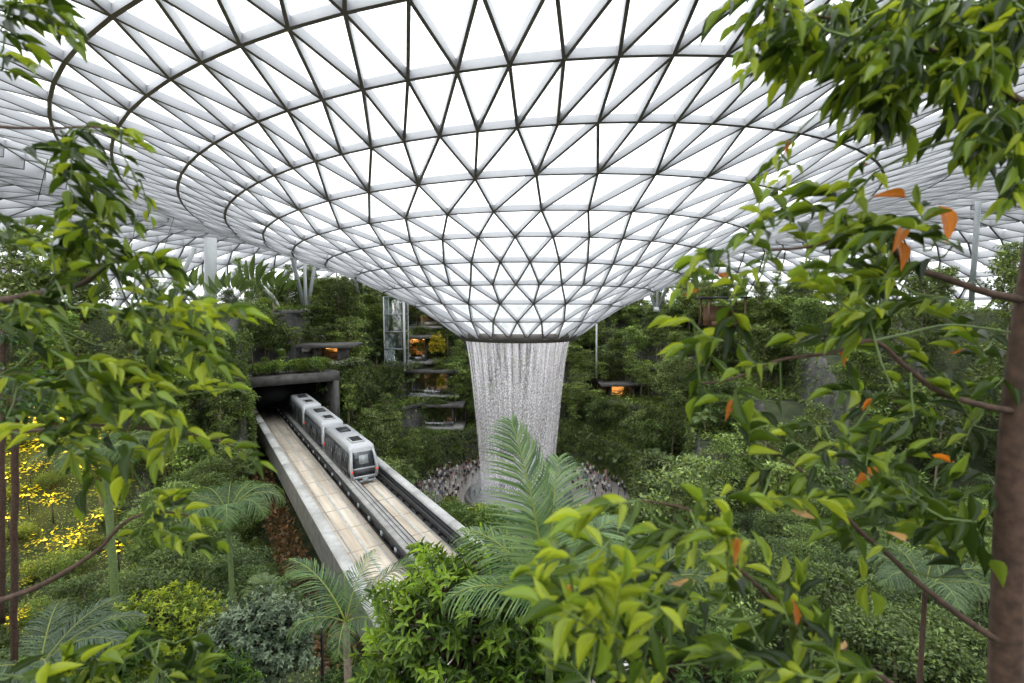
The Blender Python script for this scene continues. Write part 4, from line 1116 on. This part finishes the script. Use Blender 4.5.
def hero_palm(name, base, crown, fr, label, tr=.09, lo=(.03, .08, .03), hi=(.13, .25, .07), cat='palm', trunk='bark_pale'):
    """fr: list of (azimuth deg, length, rise, droop, leaflets, leaflet len, v)"""
    root = empty(name, tuple(base)); tag(root, label, cat); cr = np.array(crown)-np.array(base)
    b = MB(); b.tube([(0, 0, -.4), tuple(cr*.5+[.04, 0, 0]), tuple(cr)], [tr*1.1, tr, tr*.8], 9); part('trunk', b, M[trunk], root, True)
    for (az, L, ri, dr, nlf, ll, vs) in fr:
        b = MB(); a = math.radians(az); frond(b, cr, (math.sin(a), math.cos(a)), L, ri, dr, int(nlf*1.25), ll, ll*.037, lo, hi, vshape=vs, k_r=.012*L**.5+.006, rng=RNG, ldroop=.6)
        part('frond', b, M['palm'], root)
    return root
c = P(548, 610, 5.2)
hero_palm('feather_palm', (c[0], c[1], 27), c, [(-50, 2.15, 1.42, .30, 62, .66, .35), (-62, 1.5, 1.0, 1.5, 40, .5, .3), (60, 1.45, 1.1, 1.3, 44, .55, .3), (15, 1.7, 1.4, .6, 48, .55, .3), (-95, 1.3, .7, 1.7, 36, .45, .3), (150, 1.0, .9, 1.6, 30, .4, .3), (100, 1.2, .5, 1.6, 32, .42, .3)],
          'large feathery palm with an upright frond in front of the waterfall', tr=.05, trunk='stem', lo=(.05, .12, .05), hi=(.20, .34, .12))
c = P(346, 622, 10.5)
hero_palm('feather_palm', (c[0], c[1], 20), c, [(75, 2.3, .95, .9, 44, .62, .35), (-70, 2.1, 1.05, 1.2, 42, .6, .35), (20, 1.7, 1.2, 1.2, 34, .5, .3), (110, 1.4, .6, 1.9, 30, .5, .3), (-110, 1.4, .6, 1.9, 30, .5, .3), (-20, 1.5, .9, 1.5, 34, .5, .3), (170, 1.2, .5, 1.8, 26, .4, .3)],
          'short palm with slim trunk and arching fronds in front of the guideway', tr=.1)
c = P(228, 515, 20)
hero_palm('feather_palm', (c[0], c[1], 12.5), c, [(az, 2.8, .95, 2.3, 40, .9, .2) for az in (10, 45, 80, 115, 150, 185, 225, 265, 300, 335)], 'drooping fronded palm on the slope beside the guideway wall', tr=.12, lo=(.03, .08, .03), hi=(.12, .22, .06), trunk='stem')
c = P(105, 455, 15)
hero_palm('feather_palm', (c[0], c[1], 13.5), c, [(az, 2.0, .7, 1.9, 34, .7, .2) for az in (20, 75, 120, 170, 220, 280, 330)], 'palm with a bright green ringed trunk behind the left branches', tr=.13, lo=(.02, .06, .02), hi=(.09, .18, .05), trunk='stem')
c = P(40, 668, 9)
hero_palm('feather_palm', (c[0], c[1], 24), c, [(az, 1.9, .8, 1.5, 40, .6, .25) for az in (60, 90, 20, -30, 130, 200)], 'grey green palm crown low in the bottom left corner', tr=.09, lo=(.05, .1, .06), hi=(.14, .22, .12))
c = P(925, 590, 16)
hero_palm('feather_palm', (c[0], c[1], 12), c, [(az, 2.6, .9, 1.8, 38, .8, .25) for az in (0, 50, 100, 150, 200, 250, 300)], 'palm behind the right branches near the thick trunk', tr=.09, trunk='bark', lo=(.04, .09, .04), hi=(.13, .22, .08))
c = P(640, 600, 9)
hero_palm('feather_palm', (c[0], c[1], 24), c, [(az, 1.9, 1.0, 1.7, 36, .55, .25) for az in (-80, -30, 30, 70, 120, 200)], 'dark palm half hidden behind pale leaves right of the large frond', tr=.09, lo=(.03, .08, .03), hi=(.12, .2, .06))
lance_bush(437, 347, 110, 1.7, 3.2, 1500, .6, (.16, .16, .02), (.75, .62, .06), 'yellow lit tall bush beside the orange bay left of the waterfall', seed=31, zbase=20.5)  # yellow leaf colour stands in for lamp light on the bush
lance_bush(441, 383, 106.5, .8, 1.6, 500, .5, (.16, .16, .02), (.75, .62, .06), 'small yellow lit bush on the middle bay left of the waterfall', seed=32, zbase=14)  # lamp light painted as yellow leaves here too
# slim trunks at the left
for (px, y0, y1, d, r, lab, m_) in ((14, 395, 700, 9, .055, 'thin dark ringed trunk near the left edge of the slope', 'bark'), (2, 330, 560, 12, .06, 'thin brown trunk at the extreme left edge', 'bark'),):
    a, t_ = P(px, y1, d), P(px+1, y0, d); root = empty('slim_tree', a); tag(root, lab, 'tree'); b = MB()
    dv = t_-a; pts = [tuple(dv*i/14+[RNG.normal(0, .01), 0, 0]) for i in range(-4, 15)]; b.tube(pts, r, 8); part('trunk', b, M[m_], root)
    b = MB(); k = 500; dvv = RNG.normal(0, 1, (k, 3)); b.leaves(dv+dvv*[.5, .5, .25], dvv*[1, 1, .2], np.array([0, 0, 1.])+RNG.normal(0, .3, (k, 3)), .2, .08, tones(k, DK, MD), T_MID, F_MID); part('crown', b, M['leaf_near'], root)
# lamp post
a = P(319.5, 668, 14); t_ = P(321.5, 583, 14); root = empty('lamp_post', a); tag(root, 'thin black lamp post left of the short palm', 'lamp post')
b = MB(); b.tube([(0, 0, -6), tuple(t_-a)], .05, 8); part('pole', b, M['black'], root)
b = MB(); b.tube([tuple(t_-a), tuple(t_-a+[0, 0, .3])], [.11, .13], 10); part('lamp_head', b, M['dark_metal'], root)
b = MB(); b.tube([(0, 0, -6.2), (0, 0, -5.9)], .14, 10); part('base', b, M['black'], root)

# ------------------------------------------------------------------ foreground trees with leaf sprays
ORANGE = np.array([.62, .20, .03]); TAN = np.array([.6, .38, .2])
class NearTree:
    def __init__(s, label, base, seed):
        s.dens = .55; s.droop = -.24; s.rng = np.random.default_rng(seed); s.root = empty('overhanging_tree', tuple(base)); tag(s.root, label, 'tree')
        s.base = np.array(base, float); s.wood = MB(); s.tw = MB(); s.L = dict(P=[], D=[], U=[], L=[], W=[], C=[]); s.pts = []
    def branch(s, pts, r0, r1, wood=True):
        W = [P(*p)-s.base for p in pts]; n = len(W); out = []
        for i in range(n-1):
            p0, p1, p2, p3 = W[max(i-1, 0)], W[i], W[i+1], W[min(i+2, n-1)]
            for k in range(6):
                t = k/6; out.append(.5*((2*p1)+(-p0+p2)*t+(2*p0-5*p1+4*p2-p3)*t*t+(-p0+3*p1-3*p2+p3)*t**3))
        out.append(W[-1]); m_ = len(out)
        (s.wood if wood else s.tw).tube(out, [r0+(r1-r0)*i/(m_-1) for i in range(m_)], 8 if wood else 5)
        s.pts += [np.array(o) for o in out]
        return out
    def leaf(s, p, d, up, L, col): s.L['P'].append(p); s.L['D'].append(d); s.L['U'].append(up); s.L['L'].append(L); s.L['W'].append(L*s.rng.uniform(.19, .27)); s.L['C'].append(col)
    def spray(s, x0, y0, x1, y1, d, n, lpx, tone=.5, connect=True, d1=None, spread=1.0, orange=0.0):
        """twig from one photo position to another with alternate leaves"""
        rng = s.rng; a = P(x0, y0, d)-s.base; c = P(x1, y1, d1 if d1 else d*rng.uniform(.93, 1.07))-s.base; Lw = lpx*.86/F*d
        if connect and s.pts:
            arr = np.array(s.pts); q = arr[np.argmin(((arr-a)**2).sum(1))]
            if np.linalg.norm(q-a) > .01: s.tw.tube([tuple(q), tuple((q+a)/2+[0, 0, -.02]), tuple(a)], [.0045, .004, .003], 4, caps=False)
        mid = (a+c)/2+np.array([0, 0, .06*np.linalg.norm(c-a)]); path = [a+(mid-a)*t*2 if t < .5 else mid+(c-mid)*(t-.5)*2 for t in np.linspace(0, 1, 7)]
        s.tw.tube(path, [.0035-.0025*i/6 for i in range(7)], 4, caps=False); s.pts += path[1:5:2]
        dirv = unit(c-a); side = unit(np.cross(dirv, [0, -.35, 1.])); view = np.array([0, -1., 0])
        for i in range(n):
            t = (i+.6)/n; f = t*6; k = int(min(f, 5)); q = path[k]+(path[k+1]-path[k])*(f-k); sg = 1 if i % 2 else -1
            ang = rng.uniform(.55, 1.1)*spread*(1-.45*t)
            dv = dirv*math.cos(ang)+side*sg*math.sin(ang)+rng.normal(0, .18, 3)+np.array([0, 0, s.droop])
            up = np.array([0, -.35, .9])+rng.normal(0, .42, 3)
            tt = min(1, max(0, rng.normal(tone-.04, .36)+.15*(t-.5)))
            col = (np.array((.022, .042, .010))*(1-tt*2)+np.array((.085, .145, .02))*tt*2) if tt < .5 else (np.array((.085, .145, .02))*(2-tt*2)+np.array((.42, .50, .06))*(tt*2-1))
            if rng.random() < orange: col = ORANGE*rng.uniform(.6, 1.1)
            s.leaf(q, dv, up, Lw*rng.uniform(.7, 1.2), col)
        s.leaf(c, dirv+np.array([0, 0, -.15]), np.array([0, -.3, 1.])+rng.normal(0, .2, 3), Lw*1.05, np.array((.14, .20, .03))*(1+tone))
    def fill(s, poly, count, ang, length, d0, d1, n, lpx, tone, orange=0, jitter=40):
        count = int(count*s.dens+.5); xs = [p[0] for p in poly]; ys = [p[1] for p in poly]; k = 0
        while k < count:
            x, y = s.rng.uniform(min(xs), max(xs)), s.rng.uniform(min(ys), max(ys)); ins = False; j = len(poly)-1
            for i in range(len(poly)):
                if (poly[i][1] > y) != (poly[j][1] > y) and x < (poly[j][0]-poly[i][0])*(y-poly[i][1])/(poly[j][1]-poly[i][1])+poly[i][0]: ins = not ins
                j = i
            if not ins: continue
            k += 1; a = math.radians(ang+s.rng.normal(0, jitter)); l = length*s.rng.uniform(.6, 1.3)
            s.spray(x-l*.5*math.cos(a), y-l*.5*math.sin(a), x+l*.5*math.cos(a), y+l*.5*math.sin(a), s.rng.uniform(d0, d1), n, lpx*s.rng.uniform(.8, 1.2), tone+s.rng.normal(0, .1), orange=orange)
    def done(s):
        part('trunk', s.wood, M['bark'], s.root, True); part('twigs', s.tw, M['stem'], s.root, True)
        b = MB(); L = s.L; b.leaves(L['P'], L['D'], L['U'], L['L'], L['W'], np.array(L['C']), T_NEAR, F_NEAR); part('foliage', b, M['leaf_near'], s.root, True)

# right tree
tb = P(1004, 720, 2.0)
R = None
R = NearTree('thick trunked tree at the right edge with long leafy branches', (tb[0], tb[1], 31.9), 11)
R.branch([(1004, 730, 2.0), (1008, 600, 2.0), (1014, 450, 2.0), (1026, 330, 2.0), (1040, 230, 2.0), (1062, 60, 2.05), (1070, -60, 2.1)], .060, .035)
R.branch([(1022, 300, 2.0), (985, 292, 1.95), (945, 278, 1.9), (905, 264, 1.85), (888, 240, 1.8), (860, 232, 1.75), (815, 246, 1.7), (770, 250, 1.7)], .017, .004)
R.branch([(1020, 412, 2.0), (985, 406, 1.95), (940, 392, 1.9), (905, 366, 1.85), (873, 341, 1.85), (830, 353, 1.8), (780, 360, 1.8), (735, 378, 1.75), (700, 384, 1.7)], .014, .003)
R.branch([(873, 341, 1.85), (900, 335, 1.9), (950, 325, 1.9), (1010, 332, 1.95)], .005, .004, False)
R.branch([(996, 640, 1.95), (955, 612, 1.9), (915, 580, 1.85), (890, 556, 1.8), (862, 533, 1.75), (830, 500, 1.7), (800, 470, 1.7), (760, 440, 1.65)], .014, .004)
R.branch([(930, 715, 1.7), (890, 683, 1.7), (832, 642, 1.6), (782, 607, 1.55), (737, 566, 1.5), (716, 535, 1.5), (690, 510, 1.5), (640, 500, 1.5)], .011, .003)
R.branch([(1034, 110, 2.0), (995, 85, 1.95), (955, 60, 1.9), (905, 42, 1.85), (850, 22, 1.8), (790, 12, 1.8), (755, 5, 1.8)], .014, .003)
R.branch([(1035, 165, 2.0), (1000, 150, 1.9), (960, 140, 1.85), (920, 150, 1.85), (880, 170, 1.8), (860, 190, 1.8)], .008, .003, False)
R.branch([(782, 607, 1.55), (740, 620, 1.4), (690, 610, 1.3), (640, 590, 1.25), (590, 570, 1.2), (555, 575, 1.2)], .006, .002, False)
R.branch([(990, 560, 2.0), (950, 520, 1.9), (900, 490, 1.85), (860, 470, 1.8)], .008, .003, False)
R.fill([(745, 0), (1024, 0), (1024, 150), (985, 150), (950, 90), (905, 110), (865, 95), (840, 85), (800, 60), (770, 55), (742, 35)], 230, 118, 40, 1.5, 2.1, 6, 32, .40, .0)
R.fill([(850, 80), (905, 95), (890, 130), (862, 120)], 14, 95, 40, 1.6, 1.9, 7, 34, .5)
R.fill([(940, 120), (1024, 120), (1024, 210), (990, 190), (960, 170)], 16, 100, 40, 1.6, 2.0, 6, 30, .55)
for a_ in ((795, 135, 765, 175, 1.7, 5, 22, .75), (790, 140, 782, 160, 1.7, 3, 22, .6), (800, 165, 772, 190, 1.7, 5, 22, .7), (890, 140, 862, 165, 1.7, 3, 22, .5), (755, 40, 745, 75, 1.7, 4, 28, .7), (770, 30, 745, 52, 1.7, 5, 26, .7), (790, 60, 760, 60, 1.7, 5, 28, .4),
           (890, 30, 830, 55, 1.7, 7, 34, .6), (880, 20, 800, 60, 1.7, 9, 34, .5), (875, 60, 850, 110, 1.7, 7, 36, .7)): R.spray(*a_)
R.fill([(770, 195), (860, 185), (900, 215), (880, 270), (860, 325), (800, 320), (770, 290), (755, 250)], 34, 190, 45, 1.5, 1.9, 6, 32, .55, .015)
R.fill([(840, 215), (950, 220), (945, 300), (900, 330), (850, 320)], 20, 200, 45, 1.5, 1.9, 6, 36, .4, .05)
R.fill([(690, 240), (760, 265), (775, 330), (720, 350), (680, 320)], 11, 160, 36, 1.6, 1.8, 6, 28, .6, .02)
R.fill([(700, 320), (800, 310), (880, 330), (900, 420), (860, 470), (740, 440), (690, 390)], 26, 150, 48, 1.5, 1.9, 6, 32, .42, .015)
R.fill([(900, 330), (1010, 330), (1015, 520), (960, 560), (870, 470)], 38, 190, 50, 1.7, 2.4, 6, 32, .28, .01)
R.fill([(690, 440), (900, 430), (990, 540), (985, 620), (900, 560), (780, 520)], 36, 200, 50, 1.4, 2.0, 6, 36, .38, .02)
R.fill([(570, 500), (720, 500), (770, 580), (800, 640), (820, 683), (600, 683), (560, 600)], 50, 200, 50, 1.15, 1.55, 6, 40, .56, .012)
R.fill([(520, 560), (600, 540), (640, 683), (560, 683), (525, 600)], 16, 240, 44, 1.05, 1.3, 6, 48, .78)
R.fill([(700, 560), (820, 560), (880, 683), (720, 683)], 20, 220, 50, 1.25, 1.7, 6, 40, .42, .02)
for a_ in ((610, 540, 600, 640, 1.1, 8, 55, .8), (640, 500, 580, 520, 1.2, 8, 42, .85), (565, 560, 530, 570, 1.15, 5, 34, .95), (660, 600, 640, 683, 1.1, 7, 55, .75), (700, 500, 745, 500, 1.4, 6, 40, .7), (840, 510, 870, 590, 1.6, 6, 48, .4), (900, 480, 985, 560, 1.6, 7, 55, .2), (760, 500, 820, 500, 1.5, 6, 44, .7)): R.spray(*a_)
# named orange leaves hanging in the cluster
for (x, y, dx, dy, L_) in ((905, 198, -32, -3, 36), (938, 205, 10, 34, 40), (885, 225, -18, 22, 28), (897, 240, 6, 30, 32), (787, 140, -3, 16, 18), (868, 165, -10, 2, 10), (700, 290, -18, 6, 20)):
    p, q = P(x, y, 1.72)-R.base, P(x+dx, y+dy, 1.70)-R.base; R.leaf(p, q-p, np.array([0, -1, .4]), L_/F*1.7, ORANGE*random.uniform(.8, 1.1))
for (x, y, dx, dy, L_) in ((695, 580, -24, 4, 30), (905, 540, -20, -10, 26), (845, 640, -8, 8, 20), (790, 510, 18, 6, 24)):
    p, q = P(x, y, 1.5)-R.base, P(x+dx, y+dy, 1.48)-R.base; R.leaf(p, q-p, np.array([0, -1, .4]), L_/F*1.5, TAN)
R.done()

# left tree
tb = P(-75, 720, 2.2)
Lt = NearTree('tree beyond the left edge whose leafy branches reach over the garden', (tb[0], tb[1], 31.9), 12)
Lt.droop = -.06
Lt.branch([(-75, 760, 2.2), (-72, 600, 2.2), (-66, 400, 2.2), (-60, 200, 2.2), (-56, 0, 2.25), (-50, -80, 2.3)], .055, .03)
Lt.branch([(-64, 300, 2.2), (-30, 292, 2.1), (0, 300, 2.0), (30, 295, 1.95), (60, 290, 1.9), (85, 282, 1.85), (105, 266, 1.8), (120, 258, 1.8)], .018, .007)
Lt.branch([(85, 282, 1.85), (118, 262, 1.75), (150, 290, 1.75), (190, 310, 1.75), (235, 318, 1.75)], .006, .002, False)
Lt.branch([(-62, 130, 2.2), (-20, 126, 2.0), (20, 128, 1.9), (60, 128, 1.85), (96, 127, 1.8), (130, 135, 1.8)], .008, .003)
Lt.branch([(30, 295, 1.95), (48, 305, 1.8), (60, 330, 1.75), (72, 356, 1.7), (90, 380, 1.65), (120, 400, 1.65), (180, 395, 1.7), (225, 390, 1.7)], .006, .002, False)
Lt.branch([(-70, 615, 2.2), (-20, 606, 2.0), (25, 592, 1.9), (60, 575, 1.85), (98, 550, 1.8), (125, 522, 1.8), (160, 512, 1.8), (200, 518, 1.8)], .015, .003)
Lt.branch([(-66, 470, 2.2), (-20, 440, 2.0), (40, 430, 1.9), (100, 425, 1.85), (160, 430, 1.8), (215, 440, 1.8), (250, 455, 1.8)], .009, .002)
Lt.branch([(-60, 20, 2.2), (-20, 10, 1.9), (20, 5, 1.8), (50, 10, 1.8), (70, 25, 1.8)], .008, .002, False)
Lt.branch([(-60, 690, 2.2), (0, 680, 1.8), (60, 672, 1.7), (120, 660, 1.7), (160, 640, 1.7)], .008, .003, False)
for a_ in ((0, 5, 60, 30, 1.8, 10, 26, .35), (10, 0, 70, 45, 1.8, 9, 26, .45), (0, 30, 30, 50, 1.8, 7, 26, .35), (0, 55, 28, 68, 1.8, 7, 22, .5), (40, 0, 75, 35, 1.8, 8, 24, .6), (20, -5, 60, 15, 1.8, 8, 28, .3), (0, 70, 22, 78, 1.8, 5, 22, .55), (0, 15, 25, 25, 1.8, 7, 26, .3),
           (95, 127, 130, 135, 1.8, 8, 20, .6), (80, 128, 140, 145, 1.8, 8, 20, .7), (60, 130, 95, 200, 1.8, 10, 26, .15), (75, 130, 70, 190, 1.8, 9, 26, .15), (90, 135, 120, 185, 1.8, 8, 24, .2), (70, 160, 110, 215, 1.8, 9, 24, .2), (60, 170, 90, 230, 1.8, 9, 26, .25), (100, 180, 135, 225, 1.8, 7, 22, .3), (120, 150, 145, 200, 1.8, 5, 16, .5), (85, 128, 60, 165, 1.8, 8, 26, .2),
           (140, 180, 150, 215, 1.8, 3, 18, .6)): Lt.spray(*a_)
Lt.fill([(0, 140), (60, 150), (120, 200), (110, 260), (0, 270)], 20, 60, 45, 1.6, 2.0, 7, 28, .25)
Lt.fill([(0, 220), (120, 230), (165, 270), (170, 330), (100, 350), (0, 340)], 40, 20, 46, 1.5, 2.0, 7, 28, .45)
Lt.fill([(130, 270), (200, 290), (245, 318), (200, 345), (150, 340)], 16, 15, 42, 1.6, 1.8, 7, 26, .7)
Lt.fill([(0, 330), (110, 340), (215, 350), (220, 395), (140, 410), (0, 430)], 26, 15, 46, 1.5, 1.9, 7, 30, .5)
Lt.fill([(0, 400), (120, 400), (180, 420), (260, 445), (250, 470), (170, 450), (60, 470), (0, 470)], 22, 15, 46, 1.5, 1.9, 7, 30, .5)
Lt.fill([(70, 470), (130, 440), (150, 480), (90, 500)], 5, 100, 40, 1.6, 1.9, 6, 30, .3)
Lt.fill([(125, 505), (180, 500), (232, 520), (225, 545), (170, 560), (135, 590), (115, 560)], 12, 15, 42, 1.6, 1.9, 7, 24, .6)
Lt.fill([(0, 660), (120, 660), (150, 683), (0, 700)], 12, -10, 50, 1.4, 1.8, 7, 34, .7)
Lt.fill([(110, 610), (170, 600), (215, 683), (120, 683)], 9, 0, 44, 1.6, 2.0, 7, 28, .35)
for a_ in ((190, 310, 240, 318, 1.7, 6, 24, .85), (150, 300, 215, 325, 1.7, 8, 28, .8), (140, 330, 195, 365, 1.7, 8, 28, .75), (50, 350, 110, 395, 1.5, 8, 42, .5), (90, 380, 155, 395, 1.6, 8, 32, .7), (160, 395, 228, 388, 1.7, 9, 26, .8), (200, 440, 258, 462, 1.7, 8, 26, .75)): Lt.spray(*a_)
Lt.done()

# thin hanging cables from the roof at the left
for i, (x0, y0, x1, y1, d) in enumerate([(75, 45, 38, 200, 48), (178, 205, 158, 268, 64), (138, 214, 128, 262, 60)]):
    a, c = P(x0, y0, d), P(x1, y1, d); root = empty('roof_cable', a)
    tag(root, ['long thin cable hanging from the roof at the upper left', 'thin roof cable above the slanting strut', 'short thin roof cable left of the slanting strut'][i], 'cable')
    b = MB(); b.tube([(0, 0, 0), tuple(c-a)], .035, 5); part('wire', b, M['dark_metal'], root)

# ------------------------------------------------------------------ light, sky, camera
w = bpy.data.worlds.new('World'); bpy.context.scene.world = w; w.use_nodes = True
nt = w.node_tree; nt.nodes.clear()
out = nt.nodes.new('ShaderNodeOutputWorld'); bg = nt.nodes.new('ShaderNodeBackground')
tc = nt.nodes.new('ShaderNodeTexCoord'); nz = nt.nodes.new('ShaderNodeTexNoise'); nz.inputs['Scale'].default_value = 1.6; nz.inputs['Detail'].default_value = 4
nt.links.new(tc.outputs['Generated'], nz.inputs['Vector'])
cr = nt.nodes.new('ShaderNodeValToRGB'); cr.color_ramp.elements[0].color = (.86, .90, .95, 1); cr.color_ramp.elements[1].color = (1, 1, 1, 1)
nt.links.new(nz.outputs['Fac'], cr.inputs['Fac']); nt.links.new(cr.outputs['Color'], bg.inputs['Color'])
bg.inputs['Strength'].default_value = 2.75
nt.links.new(bg.outputs['Background'], out.inputs['Surface'])
sd = bpy.data.lights.new('sun', 'SUN'); sd.energy = .9; sd.angle = math.radians(25); sd.color = (1, .97, .92)
so = bpy.data.objects.new('sun', sd); COL.objects.link(so); so.rotation_euler = (math.radians(22), math.radians(-20), 0)

cd = bpy.data.cameras.new('camera'); cam = bpy.data.objects.new('camera', cd); COL.objects.link(cam)
cd.sensor_width = 36; cd.lens = F/1024*36; cd.clip_start = .05; cd.clip_end = 1000
cam.location = (0, 0, CAMZ); cam.rotation_euler = (PI/2-PITCH, 0, 0)
cd.dof.use_dof = True; cd.dof.focus_distance = 45; cd.dof.aperture_fstop = 2.2
sc = bpy.context.scene; sc.camera = cam
sc.view_settings.view_transform = 'Standard'; sc.view_settings.look = 'None'; sc.view_settings.exposure = 0; sc.view_settings.gamma = 1
sc.cycles.max_bounces = 6; sc.cycles.diffuse_bounces = 4; sc.cycles.glossy_bounces = 2; sc.cycles.transmission_bounces = 4; sc.cycles.transparent_max_bounces = 16
sc.cycles.caustics_reflective = False; sc.cycles.caustics_refractive = False
